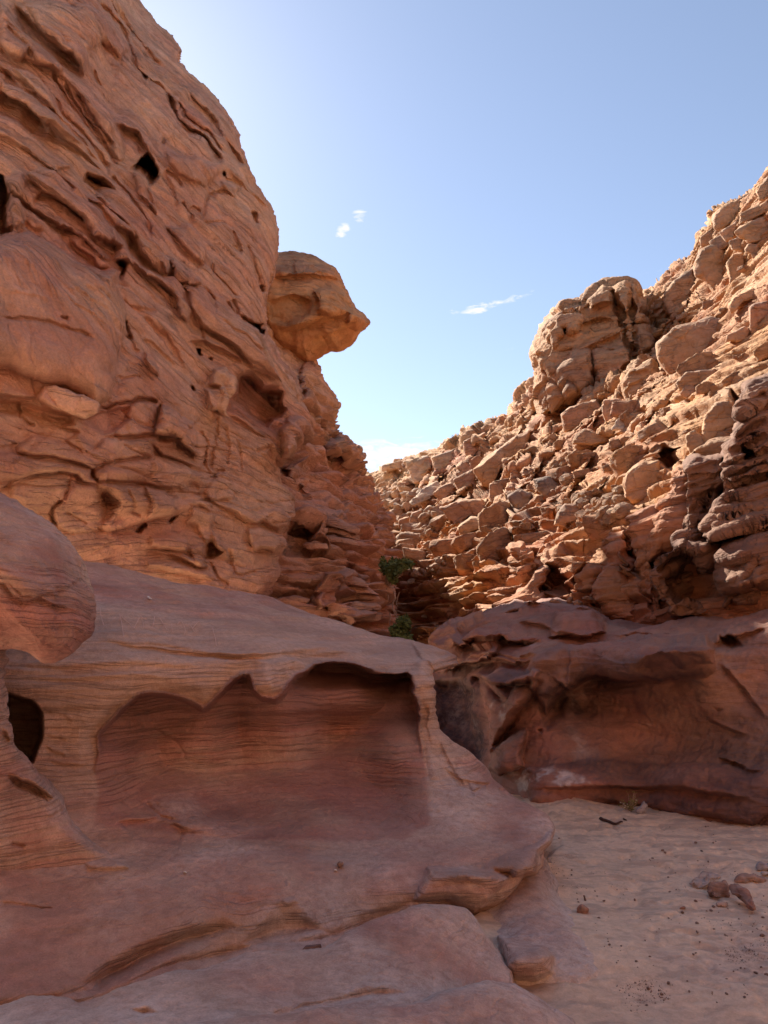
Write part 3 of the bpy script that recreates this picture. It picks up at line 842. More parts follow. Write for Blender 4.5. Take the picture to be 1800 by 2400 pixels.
# ---------------------------------------------------------------- cliff behind it with the thin ledges
MID_SIL = [(660, 760), (732, 853), (745, 887), (760, 912), (774, 938), (783, 985), (791, 1019), (817, 1036), (838, 1057), (849, 1079), (851, 1100), (859, 1117), (876, 1155),
           (898, 1189), (910, 1215), (917, 1261), (918, 1317), (908, 1350), (916, 1400), (924, 1450), (925, 1510), (915, 1560)]
mid_depth = Depth([(540, 780, 17), (540, 1100, 13.6), (560, 1400, 12.6), (700, 1000, 17), (720, 1200, 14.6), (720, 1400, 13.2), (820, 1420, 14), (830, 1250, 16.5), (732, 853, 21),
                   (790, 1020, 22), (850, 1090, 24), (900, 1200, 24), (917, 1300, 21), (920, 1450, 17.5), (915, 1560, 16.5)])
RM = Relief(.5).many('''
P .9 22 | x 370,1120 450,1080 510,1120 565,1170 590,1230 590,1275 500,1240 430,1190
P .5 14 | x 250,690 330,720 410,890 440,1040 450,1090 380,1100 330,980 240,900 230,780
L .5 22 | x 60,470 120,500 160,560 240,640 310,690
L .8 22 | x 370,1130 430,1190 500,1230 590,1290
P .4 10 | x 170,1240 240,1230 260,1290 220,1310
L .35 14 | x 150,1290 210,1310 290,1370 420,1420
O .5 10 | x 590,1540 620,1560 655,1620 640,1650 600,1600
O .35 6 | x 650,1510 670,1530 665,1560 650,1540
P .3 12 | x 140,1530 300,1510 420,1540 560,1600 570,1650 420,1600 280,1580 180,1610
O .7 10 | x 140,1640 200,1590 320,1630 300,1700 380,1730 200,1740 140,1720
L .3 12 | x 250,1680 330,1690 420,1740 560,1800
O .6 6 | x 380,1740 460,1750 470,1780 400,1770
L .3 10 | x 470,1790 520,1810 590,1850
P .45 12 | x 320,1870 380,1850 500,1840 600,1890 680,1990 690,2060 540,2120 440,2140 380,2090 330,1980
P .3 8 | x 300,1970 370,1960 380,2040 320,2050
L .2 7 | x 330,1890 450,1890 560,1900 640,1950
L .2 7 | x 370,1940 480,1930 600,1960 690,2010
L .22 7 | x 330,2050 480,2010 600,2020 700,2060
L .22 7 | x 330,2060 400,2110 560,2090 700,2110
L .22 8 | x 80,1980 200,1960 300,1990
L .22 8 | x 100,1870 220,1850 320,1870
''')

def mid_disp(P, px, py):
    x, y, z = P[..., 0], P[..., 1], P[..., 2]
    s = z + .12 * (x + 3) + .10 * fbm(P, (2.5, 2.5, 1.5), 2, 61)
    Q = np.stack([x, y, s], -1)
    low = sstep((9.2 - z - .0 * x) / 3.0)
    st = np.tanh(4 * (nz(Q, (1.9, 1.9, .16), 62) + .6 * nz(Q, (1.0, 1.0, .09), 63)))
    f1, f2, idn, tl, _v = vor(np.stack([x * .7, y * .7, s * 2.0], -1), .9, 5)
    return .26 * fbm(P, 2.4, 3, 65) + low * (.20 * st + .22 * (idn - .5) + .2 * np.clip(tl, -.4, .4)) + (1 - low) * (.05 * st + .1 * (idn - .5) - .06 * np.exp(-((f2 - f1) / .05) ** 2)) \
        + .05 * fbm(P, .5, 4, 66) + .012 * fbm(P, .09, 2, 67)

def mid_tint(P, px, py, H):
    z = P[..., 2]
    red = .75 + .3 * fbm(P, (2, 2, .8), 3, 71) - .75 * sstep((z - 5.5) / 3.0)
    var = np.clip(.45 + .7 * fbm(P, (1.2, 1.2, .3), 4, 72), 0, 1) * sstep((9.5 - z) / 3) * sstep(.5 + H / .4)
    return np.stack([red, var * .9, .15 + 0 * z], -1)

P, Q, T = sheet([(540, y) for _, y in MID_SIL], MID_SIL, mid_depth, step=2.2, rad=.9, back_px=110, back=14, nback=30, relief=RM.at, disp=mid_disp, tintf=mid_tint)
mid_cliff = link('cliff', mesh_from('cliff', P, Q, T), M_CLIFF, label='reddish cliff of thin crumbling ledges below the beak shaped rock', **cliff_props)

# ---------------------------------------------------------------- beak shaped outcrop
RB = Relief(.4).many('''
L .5 20 | x 60,210 120,205 200,200 290,195 370,200 440,220 490,250
C .25 4 | x 205,90 195,150 210,200
C .2 3 | x 290,100 330,150 390,190
L .55 26 | x 120,505 200,500 290,470 380,440 470,420 510,410
P .5 20 | x 310,270 420,250 500,300 520,400 420,440 330,400
L .35 14 | x 260,570 350,530 450,510 520,470 590,450
O .3 14 | x 60,340 200,300 300,330 300,420 180,490 70,460
L .25 10 | x 80,110 200,110 330,130
P .4 12 | x 520,360 570,410 607,460 560,500 500,480 510,420
''')
def beak_disp(P, px, py):
    z = P[..., 2]
    Q = P.copy(); Q[..., 2] = z + .2 * nz(P, 2.5, 81)
    st = np.tanh(2 * nz(Q, (2, 2, .3), 82))
    return .07 * fbm(P, 2.2, 3, 83) + .07 * st + .06 * fbm(P, .5, 4, 84) + .015 * fbm(P, .1, 2, 85)
def beak_tint(P, px, py, H):
    red = .22 + .3 * fbm(P, 1.5, 3, 86) - .3 * sstep((py - 650) / 60) * sstep((760 - py) / 40)
    return np.stack([red, np.clip(.25 + .6 * fbm(P, (1.6, 1.6, .5), 3, 87), 0, 1) * sstep((670 - py) / 40), .1 + 0 * red], -1)
P, Q, T = blob('x -110,120 0,75 60,62 120,80 200,76 270,80 310,98 370,128 430,168 460,208 480,258 500,298 522,348 552,395 592,430 622,462 600,494 560,530 520,570 460,610 400,606 350,640 314,668 285,690 220,680 150,640 60,580 -110,480',
               21.5, 3.0, 4.0, n=2.6, tilt=(.3, .0), center=(700, 675), step=2.3, smooth=1, relief=RB.at, disp=beak_disp, tintf=beak_tint)
link('rock_outcrop', mesh_from('rock_outcrop', P, Q, T), M_SLOPE, label='overhanging beak shaped tan rock jutting into the sky beside the left cliff', category='rock outcrop')

# ---------------------------------------------------------------- right slope (sunlit)
SKY_R = [(780, 1130), (850, 1118), (872, 1110), (900, 1097), (941, 1079), (985, 1062), (1023, 1042), (1070, 1018), (1100, 1008), (1140, 1000), (1180, 985), (1190, 960), (1205, 930), (1240, 905), (1300, 880),
         (1370, 800), (1480, 700), (1505, 690), (1530, 672), (1552, 660), (1560, 648), (1578, 640), (1590, 622), (1625, 606), (1640, 585), (1641, 552), (1662, 530), (1670, 500),
         (1700, 478), (1740, 462), (1770, 447), (1785, 425), (1800, 407), (1850, 360), (1950, 250), (2150, 60), (2400, -150)]
SKY_B = [(780, 1600)] + [(x, 1600) for x, _ in SKY_R[1:]]
slope_depth = Depth([(780, 1130, 60), (870, 1110, 60), (860, 1500, 24), (960, 1500, 24), (1000, 1060, 50), (1100, 1010, 44), (1250, 900, 38), (1400, 800, 35), (1560, 655, 33), (1620, 590, 29), (1680, 490, 25), (1800, 410, 20.5),
                     (1100, 1490, 18.5), (1250, 1460, 15), (1400, 1450, 12.3), (1560, 1440, 10.2), (1800, 1450, 8.6), (1000, 1250, 31), (1000, 1350, 25), (1100, 1150, 32), (1100, 1300, 21.5), (1250, 1100, 25.5),
                     (1250, 1300, 16.8), (1400, 1000, 22.5), (1400, 1200, 15.2), (1400, 1350, 12.9), (1560, 900, 20), (1560, 1100, 13), (1560, 1300, 10.8), (1700, 700, 20.5), (1700, 900, 14.5), (1700, 1100, 11.0), (1700, 1300, 9.6),
                     (1800, 600, 18), (1800, 900, 13), (1800, 1200, 9.6), (2200, 100, 16), (2300, 700, 9), (2300, 1400, 6)])
def stair(s, h):
    f = s / h; i = np.floor(f)
    return h * (i + sstep((f - i - .62) / .38))
def slope_face(px, py):
    """the slope broken into upright beds and narrow treads, with joints"""
    Y = slope_depth(px, py)
    P = W(px, py, Y)
    x, y, z = P[..., 0], P[..., 1], P[..., 2]
    s = z - .16 * x + .9 * nz(P, 6, 140) + .25 * nz(P, 1.8, 141)
    f1, f2, i1, _t, _v = vor(np.stack([x, y, z * .45], -1) + .3 * nz(P, 1.5, 142)[..., None], 2.3, 19)
    g1, g2, i2, _t, _v = vor(np.stack([x, y, z * .6], -1) + .15 * nz(P, .8, 143)[..., None], 1.0, 20)
    s1 = s + 1.5 * (i1 - .5); s2 = s + .6 * (i2 - .5)
    hi = sstep((z - 3.0) / 2.5)
    d = .95 * hi * (s1 - stair(s1, 2.5) - .85) + (.35 + .35 * hi) * (s2 - stair(s2, .8) - .27)
    d = d - .18 * np.exp(-((f2 - f1) / .05) ** 2) * hi
    e = sstep((SKYF(px) - py + 10) / -60) * sstep((1680 - px) / 100) * sstep((px - 830) / 60)
    return Y - d * np.clip(y / 22, .5, 1.6) * e
SKYF = lambda px: np.interp(px, [a for a, _ in SKY_R], [b for _, b in SKY_R])
RR = Relief(.3, slope_depth).many('''
O .6 12 | f 850,1100 930,1000 960,1080 940,1200 860,1160
O 1.3 8 | g 610,1260 640,1110 760,1100 840,1110 800,1190 760,1300 700,1340
O .9 7 | g 450,880 580,880 600,990 460,990
O .9 7 | g 640,900 720,800 730,860 650,960
O 1.2 8 | g 1310,540 1370,620 1380,750 1350,820 1320,660
O .8 6 | g 880,680 1010,660 1000,710 920,720
O .9 8 | g 1560,250 1659,200 1740,270 1560,290
L 0.65 8 | g 300,760 440,740 560,740 700,700 900,680
L 0.78 9 | g 0,1030 130,1000 290,960 440,820
L 0.65 9 | g 460,840 600,800 720,720
O .35 6 | j 60,600 110,640 160,830 230,1150 300,1350 370,1480 390,1690 345,1600 270,1400 180,1080 80,800
O .45 5 | i 720,735 770,732 772,772 730,775
O .45 5 | i 780,728 832,733 822,780 780,772
O .5 5 | i 500,1060 570,1045 585,1070 530,1095
O .5 5 | i 500,1140 600,1105 620,1120 550,1165
O .9 8 | i 540,1200 640,1170 720,1190 750,1250 770,1330 820,1440 560,1420 540,1320
O .6 6 | i 430,1390 480,1345 540,1360 545,1400 460,1420
O .6 6 | i 910,1490 960,1475 1030,1510 960,1540
O .5 10 | i 860,1250 960,1130 1020,1160 1030,1270 970,1400 850,1430 830,1330
B 0.60 8 | i 1210,960 1260,1000 1280,1130 1360,1180 1370,1240 1240,1200
O .8 8 | i 1290,900 1370,880 1400,1050 1440,1270 1300,1150
B 0.60 8 | i 190,640 260,640 380,660 420,850 380,950 280,930 220,900
O .6 5 | i 490,500 590,500 590,540 500,560
O .6 6 | i 100,850 200,780 200,900 130,1000 90,930
B 0.60 5 | i 1110,60 1230,30 1230,110 1130,130
B 0.75 5 | i 1060,180 1100,140 1220,140 1210,220 1080,230
L 0.52 6 | i 850,490 960,450 1080,410 1180,390
L 0.52 6 | i 690,500 800,440 960,400 1060,360
L 0.45 5 | i 560,1000 660,970 800,990 980,960
C .2 3 | i 655,980 660,1180
C .2 3 | i 790,980 790,1120
L 0.33 4 | i 680,1080 800,1060 940,1070
L 0.33 4 | i 680,1140 760,1130 850,1140
L 0.33 5 | i 1010,1100 1200,1120
L 0.39 5 | i 1050,1470 1200,1480 1340,1450
L 0.39 5 | i 1080,1520 1200,1530 1320,1520
L 0.39 5 | i 1000,1400 1150,1370 1300,1340
L 0.39 5 | i 1080,1300 1200,1270 1300,1330
L 1.04 10 | h 230,520 430,520 540,640 780,600
O .6 6 | h 590,470 650,460 640,490 600,495
L 0.45 5 | h 860,1320 1000,1270 1170,1240
L 0.45 5 | h 940,1420 1100,1390 1280,1360 1480,1340
L 0.45 5 | h 900,1480 1000,1440 1280,1420
L 0.52 6 | h 790,1580 900,1520 1000,1480 1100,1470
L 0.52 6 | h 440,1600 600,1540 760,1460
L 0.52 6 | h 790,1620 960,1590 1200,1560 1400,1560
L 0.45 5 | n 420,820 560,800 700,800
L 0.45 5 | n 440,900 700,850 900,840
L 0.45 5 | n 480,1000 700,940 900,890
L 0.45 5 | n 490,1390 620,1350 760,1340
L 0.45 5 | n 500,1560 650,1520 740,1480
B 0.75 8 | n 700,1820 740,1600 800,1400 920,1380 880,1560 830,1840
B 0.75 6 | n 870,1520 980,1440 1060,1480 1160,1520 960,1620 880,1600
''')







def slope_disp(P, px, py):
    x, y, z = P[..., 0], P[..., 1], P[..., 2]
    k = np.clip(y / 20, .5, 2.6)                        # coarser where it is far and high
    s = z - .18 * x + .3 * nz(P, 4, 101)
    Q = np.stack([x, y, s], -1)
    lo = sstep((7.5 - z) / 4)
    A = facets(Q * np.array([.8, .8, 1.3]) + .2 * fbm(P, 1.2, 2, 103)[..., None], 1.75, 7, .5, .5, .2, .04, .9)
    B = facets(Q * np.array([.8, .8, 1.4]) + .1 * fbm(P, .6, 2, 104)[..., None], .7, 8, .13, .22, .06, .05, .16)
    st = np.tanh(2.6 * (nz(Q, (2.2, 2.2, .17), 105) + .6 * nz(Q, (1.1, 1.1, .09), 106)))
    blocky = sstep(.65 + 1.2 * nz(P, 3.2, 107)) * (1 - .75 * lo)
    left = sstep((1640 - px) / 120)
    d = .16 * fbm(P, 2.6, 3, 108) + blocky * A * left * .40
    d = d + B * (.25 + .75 * blocky) * left * .30 * (1 - .7 * lo)
    d = d + st * (.05 + .13 * lo + .05 * (1 - left))
    d = d - .12 * np.maximum(0, fbm(P, .9, 3, 109) - .25) * (1 - blocky) * left * (1 - lo)
    d = d + .030 * fbm(P, .45, 4, 111, .6) + .016 * fbm(P, .09, 2, 112)
    return d * np.clip(y / 17, .45, 1.8)

def slope_tint(P, px, py, H):
    z, y = P[..., 2], P[..., 1]
    n = fbm(P, (3, 3, 1.4), 4, 121)
    red = .30 + .45 * n + .40 * sstep((5 - z) / 4) - .15 * sstep((z - 9) / 4)
    for m, a in SLOPE_RED: red = red + a * m.at(px, py)
    var = np.clip(.28 + .8 * fbm(P, (1.8, 1.8, .7), 4, 122), 0, 1) * sstep(.4 + H / .8)
    for m, a in SLOPE_VAR_SHADE: var = var + a * m.at(px, py)
    pale = np.clip(.1 + .5 * fbm(P, 1.4, 3, 123), 0, 1)
    return np.stack([red, var, pale, z - .16 * P[..., 0] + .3 * nz(P, 4, 101)], -1)
SLOPE_VAR_SHADE = [(mask('i 420,300 550,280 650,340 690,450 600,530 500,470 430,380', 8), .7), (mask('i 160,470 270,400 400,440 400,560 370,640 240,640', 8), .8),
             (mask('g 1340,960 1390,700 1450,500 1659,430 1900,330 2100,500 2100,1600 j 1800,800 1100,830 930,700 860,420 780,300 800,-60', 30), .75),  # buttress side in shade: its shade is painted in through this mask
             (mask('i 610,750 640,640 720,540 800,550 760,700 640,760', 8), .5), (mask('h 960,1350 1000,1260 1170,1220 1160,1320', 8), .7), (mask('g 290,1400 430,1270 540,1300 480,1450', 12), .5)]
SLOPE_RED = [(mask('h 700,380 990,290 1030,420 820,620 720,450', 8), .8), (mask('g 450,880 600,870 610,1000 450,1000', 8), .5), (mask('h 790,870 1000,790 1290,930 1080,960 900,990', 12), .35),
             (mask('j 420,1200 700,990 940,1040 1150,1140 1190,1460 600,1480', 20), .35), (mask('i 1300,1480 1480,1480 1540,1700 1280,1700', 30), .5), (mask('i 540,1200 740,1180 860,1440 560,1440', 14), .4)]
RR.soft = 4
P, Q, T = sheet(SKY_B, SKY_R, slope_face, step=2.25, rad=.9, back_px=25, back=16, nback=16, back_dy=0, cosmin=.8, edge_fade=34, relief=RR.at, disp=slope_disp, tintf=slope_tint)
SLOPE_P = P.copy()
slope_obj = link('cliff', mesh_from('cliff', P, Q, T), M_SLOPE, label='rugged sunlit orange cliff of ledges and hollows rising to the right edge', **cliff_props)

# ---------------------------------------------------------------- tower
RT = Relief(.4).many('''
C .9 5 | e 965,140 985,220 1000,280 1040,350 1075,410 1100,560 1130,680 1185,760 1190,870
C .8 5 | e 1155,180 1165,350 1175,480 1180,560
C .5 4 | e 1190,560 1195,700 1185,760
L .5 8 | e 590,810 700,735 800,690 950,620 1090,570
L .5 7 | e 740,735 800,720 960,740 1060,700
C .5 4 | e 755,740 790,850 785,1000 805,1090
L .5 7 | e 440,400 490,382 600,380 710,380
C .4 4 | e 590,285 590,370
O .6 6 | e 465,530 500,515 540,510 565,545 560,600 470,620
L .5 12 | e 690,260 740,300 760,340
O 1.0 8 | e 690,350 740,300 770,310 720,380
P .7 10 | e 690,240 810,140 890,85 970,140 1000,290 870,310 780,340 740,290
P .7 9 | e 985,130 1110,70 1150,180 1160,350 1110,420 1010,290
P .6 8 | e 1165,90 1205,150 1220,280 1175,340
P .7 14 | e 600,790 740,740 790,1000 790,1090 600,1200 520,1240 470,950
P .5 10 | e 800,740 1090,700 1170,780 1180,870 1000,1000 820,1080
L .5 8 | e 650,540 720,480 850,430 980,450
L .3 6 | e 770,520 740,590 640,640
P .6 12 | e 320,500 490,285 690,280 710,380 640,560 470,620 430,720 330,640
L .5 9 | e 430,740 520,730 600,720
P .6 7 | e 185,800 235,730 265,740 270,790
L .7 10 | e 205,800 300,900 420,1000
P .5 9 | e 1200,300 1280,300 1300,430 1350,490 1190,500
P .5 9 | e 1190,510 1350,500 1400,690 1300,790 1200,850
C .4 4 | e 1180,500 1260,480 1350,500
''')
def tower_disp(P, px, py):
    x, y, z = P[..., 0], P[..., 1], P[..., 2]
    st = np.tanh(2 * nz(P, (3, 3, .35), 131))
    A = facets(P * np.array([1, 1, .8]) + .2 * fbm(P, 1.5, 2, 132)[..., None], 2.8, 9, .16, .25, .12, .03)
    lf = sstep((1330 - px) / 60)
    return .12 * fbm(P, 3, 3, 133) + A + .08 * st + lf * .12 * facets(P, .8, 14, .6, .9, .1) + .05 * fbm(P, .6, 4, 135, .6) + .025 * fbm(P, .12, 2, 136)
def tower_tint(P, px, py, H):
    red = .10 + .35 * fbm(P, (2, 2, 1), 3, 137)
    return np.stack([red, np.clip(.3 + .6 * fbm(P, (2, 2, 1.2), 4, 138), 0, 1) * sstep(.6 + H / .8), .25 + 0 * red], -1)
P, Q, T = blob('e 180,800 232,705 320,500 400,380 490,287 680,272 690,240 810,140 890,82 1040,85 1110,70 1170,90 1205,150 1216,240 1280,300 1300,430 1350,500 1390,620 1420,720 1420,860 1300,1000 1100,1080 900,1130 700,1190 540,1290 440,1340 350,1410 260,1400 230,1280 250,1100 240,950 208,850',
               30.5, 3.2, 6, n=5.0, tilt=(-.55, .25), center=(1405, 800), step=2.3, relief=RT.at, disp=tower_disp, tintf=tower_tint)
link('rock_outcrop', mesh_from('rock_outcrop', P, Q, T), M_SLOPE, label='blocky flat topped rock tower split by vertical cracks on the right skyline', category='rock outcrop')

# ---------------------------------------------------------------- dark layered buttress at the right edge
RBU = Relief(.5).many('''
L .6 22 | j 940,660 990,790 1150,770 1350,700 1500,650 1800,580
O .8 8 | g 1400,1100 1500,1120 1540,1180 1420,1240
O .8 8 | g 1450,1010 1580,950 1540,1010 1460,1030
L .4 10 | j 1150,130 1250,140 1400,90 1660,10
L .4 8 | j 1100,170 1250,200 1350,170 1440,110
L .3 7 | j 1150,330 1300,310 1400,290
L .25 6 | j 1020,500 1200,480 1330,480 1500,430
L .25 6 | j 1050,570 1250,560 1430,530 1600,420
P .5 34 | j 1140,1100 1180,930 1280,830 1460,720 1659,650 1900,600 1900,1400 1659,1300 1350,1390 1140,1340
O .3 26 | j 1150,1060 1200,960 1380,970 1510,960 1500,1080 1420,1180 1350,1240 1200,1220 1160,1130
O .7 8 | j 1520,960 1590,1020 1590,1090 1500,1200 1380,1240 1480,1100
O .45 6 | j 1440,1250 1500,1230 1520,1290 1460,1310
O .7 9 | j 1140,770 1350,700 1600,620 1720,600 1720,680 1460,720 1280,830 1190,840
L .4 18 | j 1140,1550 1250,1440 1400,1490 1660,1470 1900,1460
L .3 10 | j 1130,1330 1300,1330 1500,1260 1660,1300
L .25 10 | g 1400,760 1500,640 1659,560
L .25 10 | g 1380,860 1520,740 1659,660
L .25 10 | g 1300,1050 1480,900 1659,800
L .25 9 | g 1260,1130 1450,1060 1659,960
L .25 9 | g 1240,1250 1400,1230 1560,1160 1659,1100
L .25 9 | g 1230,1370 1420,1330 1659,1240
''')
def but_disp(P, px, py):
    x, y, z = P[..., 0], P[..., 1], P[..., 2]
    s = z - .40 * (x - 4.5) + .12 * nz(P, 1.6, 231)
    Q = np.stack([x, y, s], -1)
    st = np.tanh(2.6 * (nz(Q, (1.6, 1.6, .14), 232) + .6 * nz(Q, (.8, .8, .07), 233)))
    return .10 * fbm(P, 1.2, 3, 234) + .05 * st + .03 * fbm(P, .25, 4, 235, .6)
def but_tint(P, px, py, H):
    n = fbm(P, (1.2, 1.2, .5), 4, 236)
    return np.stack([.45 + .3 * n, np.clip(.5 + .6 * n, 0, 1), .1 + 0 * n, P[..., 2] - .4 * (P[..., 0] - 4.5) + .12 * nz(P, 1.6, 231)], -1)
BUT = 'g 1330,1000 1345,920 1370,760 1400,640 1450,500 1560,460 1659,425 1800,330 2050,220 2300,300 2500,900 2400,1700 j 2000,1750 1659,1640 1400,1640 1190,1590 1140,1560 1180,1470 1130,1340 1150,1200 1140,1060 1190,940 1100,800 985,800 940,650 1050,450 1140,180 1150,60 g 1222,1200 1252,1090'
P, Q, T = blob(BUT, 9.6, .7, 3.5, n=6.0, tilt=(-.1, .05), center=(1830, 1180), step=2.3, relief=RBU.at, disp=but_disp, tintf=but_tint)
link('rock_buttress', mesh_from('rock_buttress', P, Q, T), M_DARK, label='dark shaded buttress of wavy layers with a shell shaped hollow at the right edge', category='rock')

RCO = Relief(.4).many('''
L .5 36 | j 370,1130 420,1050 520,970 680,900 780,930 850,950 930,1050
O .6 18 | j 420,1200 600,1080 700,990 850,950 940,1040 930,1120 1150,1140 1190,1460 1100,1470 600,1480 520,1300
P .35 26 | j 360,1200 380,1050 520,930 700,830 940,800 1140,850 1140,1000 930,1080 850,960 700,930 560,1010 430,1130 440,1350 500,1450 480,1500
O .5 8 | j 770,680 800,640 960,600 930,660 830,710
L .12 6 | j 760,60 900,50 1130,60
L .12 6 | j 780,170 950,190 1120,150
L .12 6 | j 790,260 950,250 1090,220
L .12 6 | j 800,380 900,390 1060,340
L .12 6 | j 800,470 900,480 1030,440
L .10 5 | j 600,1520 800,1500 1100,1440
L .10 5 | j 590,1600 700,1590 900,1610
L .10 6 | j 850,950 950,900 1140,880
L .10 6 | j 930,1060 1040,1020 1140,980
C .1 4 | j 960,1120 1040,1280 1130,1440
''')
COL = 'g 880,1250 960,1200 1110,1190 1230,1200 j 1160,60 1150,180 1070,450 1000,620 1040,800 1180,830 1240,960 1200,1100 1200,1340 1230,1480 1200,1620 900,1660 560,1660 520,1500 430,1350 370,1150 420,1040 520,960 640,900 650,770 790,690 800,420 770,100'
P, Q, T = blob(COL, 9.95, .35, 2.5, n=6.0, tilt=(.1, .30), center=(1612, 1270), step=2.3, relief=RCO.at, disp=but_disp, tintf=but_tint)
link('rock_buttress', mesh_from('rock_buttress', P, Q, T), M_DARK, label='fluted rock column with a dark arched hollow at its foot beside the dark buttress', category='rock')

# standing columns of the lower slope, parts of the cliff
def col_disp(P, px, py):
    x, y, z = P[..., 0], P[..., 1], P[..., 2]
    s = z - .22 * (x - 3.5) + .10 * nz(P, 1.6, 241)
    Q = np.stack([x, y, s], -1)
    st = np.tanh(2.6 * (nz(Q, (1.5, 1.5, .15), 242) + .7 * nz(Q, (.8, .8, .075), 243)))
    return .12 * fbm(P, 1.0, 3, 244) + .055 * st + .05 * np.minimum(0, fbm(P, .5, 3, 245)) + .025 * fbm(P, .2, 3, 246, .6)
def col_tint(P, px, py, H):
    n = fbm(P, (1.5, 1.5, .7), 4, 247)
    return np.stack([.62 + .4 * n + .3 * sstep((2.6 - P[..., 2]) / .8), np.clip(.1 + .4 * n, 0, 1), .15 + .2 * n], -1)
for path, Yc, fr, tilt in (('j 100,540 200,470 480,390 450,650 345,830 360,1000 330,1150 390,1260 440,1400 510,1560 500,1720 390,1720 380,1500 300,1310 250,1130 180,900 130,650', 11.1, .5, (-.5, .30)),
                           ('j 480,400 540,280 620,190 640,-20 760,-40 800,300 815,430 785,670 640,750 560,870 440,910 340,1020 335,830 440,640', 10.75, .5, (-.6, .45)),
                           ('i 960,1420 1060,1250 1150,1190 1260,1200 1400,1330 1480,1500 1500,1720 1300,1720 1100,1600', 12.0, .6, (-.5, .45)),
                           ('i 200,950 290,930 390,1010 405,1150 385,1265 300,1300 230,1255', 15.6, .6, (-.6, .2)),
                           ('i 1100,850 1150,800 1290,800 1300,900 1380,1100 1420,1270 1240,1250 1150,1200 1110,1000', 12.7, .6, (-.6, .35)),
                           ('i 20,1545 130,1470 300,1350 480,1170 530,1160 535,1290 450,1440 540,1480 500,1515 100,1570', 14.4, .5, (-.2, 1.0)),
                           ('i 820,1260 960,1130 1030,1160 1040,1270 980,1400 900,1450 850,1430 830,1330', 13.0, .4, (-.4, .2))):
    P, Q, T = blob(path, Yc, fr, 1.4, n=3.2, tilt=tilt, step=2.2, disp=col_disp, tintf=col_tint)
    link('rock_column', mesh_from('rock_column', P, Q, T), M_SLOPE, parent=slope_obj)

# ---------------------------------------------------------------- dark lower wall on the right
WT = [(880, 1620), (960, 1580), (1012, 1525), (1022, 1492), (1042, 1478), (1063, 1466), (1110, 1446), (1160, 1430), (1209, 1412), (1290, 1416), (1380, 1424), (1425, 1462), (1480, 1470), (1551, 1466), (1594, 1458), (1700, 1446), (1800, 1438), (2050, 1420), (2400, 1400)]
WB = [(880, 1980), (960, 1975), (1015, 1970), (1030, 1968), (1050, 1966), (1070, 1962), (1110, 1960), (1160, 1956), (1209, 1954), (1290, 1960), (1380, 1965), (1425, 1965), (1480, 1965), (1551, 1965), (1594, 1975), (1700, 1995), (1800, 1990), (2050, 2010), (2400, 2040)]
wall_depth = Depth([(880, 1480, 13.5), (1030, 1490, 12.2), (1060, 1470, 11.8), (1200, 1415, 11.6), (1410, 1430, 10.4), (1551, 1470, 9.0), (1800, 1440, 8.0), (2100, 1500, 7), (2300, 1800, 6), (960, 1600, 11.2), (1080, 1650, 10.4),
                    (1130, 1780, 9.4), (1270, 1560, 8.9), (1270, 1700, 8.4), (1350, 1640, 8.8), (1500, 1540, 8.2), (1650, 1540, 7.9), (1500, 1700, 8.35), (1650, 1720, 7.9), (1800, 1640, 7.5), (1800, 1750, 7.25),
                    (1240, 1885, 7.95), (1390, 1902, 7.75), (1500, 1890, 7.8), (1700, 1935, 7.05), (1800, 1930, 6.95), (1650, 1830, 7.5), (1400, 1830, 7.9), (1000, 1960, 9.2), (1300, 1960, 7.6), (1700, 1990, 6.9), (2000, 1990, 6.2)])
RW_ = Relief(.9).many('''
P .35 26 | v 650,200 700,150 960,80 1300,55 1380,60 1420,110 1430,200 1400,250 1150,280 900,250 760,330 700,420 640,300
L .3 50 | v 700,240 780,310 900,255 1050,270 1200,275 1400,260
O .08 40 | v 780,340 880,300 1100,330 1150,430 1060,480 900,480 800,430
P .2 12 | v 220,110 330,60 420,50 520,100 460,180 320,190 250,160
L .25 12 | v 270,130 420,90 560,100 700,95
L .25 14 | v 230,235 330,190 450,180 560,190 690,200
O .25 14 | v 500,150 540,140 610,155 560,165
L .25 12 | v 440,280 560,280 690,270
O .22 30 | v 190,250 330,240 410,300 400,400 440,560 440,640 330,590 220,480
P .3 22 | v 430,250 520,220 680,230 650,330 560,440 500,520 460,600 440,400
L .3 14 | v 380,240 450,260 520,360
O .14 26 | v 660,330 720,300 800,340 780,440 700,500 670,420
P .25 16 | v 460,560 560,500 620,480 600,640 520,690 460,660
O .15 7 | v 660,480 690,460 690,500
L .12 26 | v 600,740 800,730 1000,720 1200,730 1450,760 1659,800
P .16 50 | v 620,640 900,600 1300,640 1659,640 1800,800 1600,890 1300,850 1000,790 700,820 620,800
O .14 6 | v 1510,620 1570,640 1560,655 1500,640
O .10 6 | v 1410,370 1480,390 1450,400
O .2 6 | v 1435,70 1500,65 1545,100 1500,110
L .12 8 | v 1430,160 1500,240 1580,340 1659,430
L .1 7 | v 1390,420 1460,470 1560,500
L .12 9 | v 1440,600 1520,640 1640,660
L .2 14 | s 480,800 600,770 760,770 940,790
L .15 9 | s 560,850 700,870 820,880
P .25 14 | s 700,900 760,800 900,800 960,870 880,890
L .16 9 | s 290,960 420,930 560,930 700,890
L .14 8 | s 300,1000 420,980 600,1000 700,1010
L .12 8 | s 960,890 1080,880 1200,885 1360,890 1420,960
L .12 8 | s 1400,920 1500,900 1659,880
P .12 12 | s 1160,960 1280,900 1400,930 1420,1010 1300,1040
''')
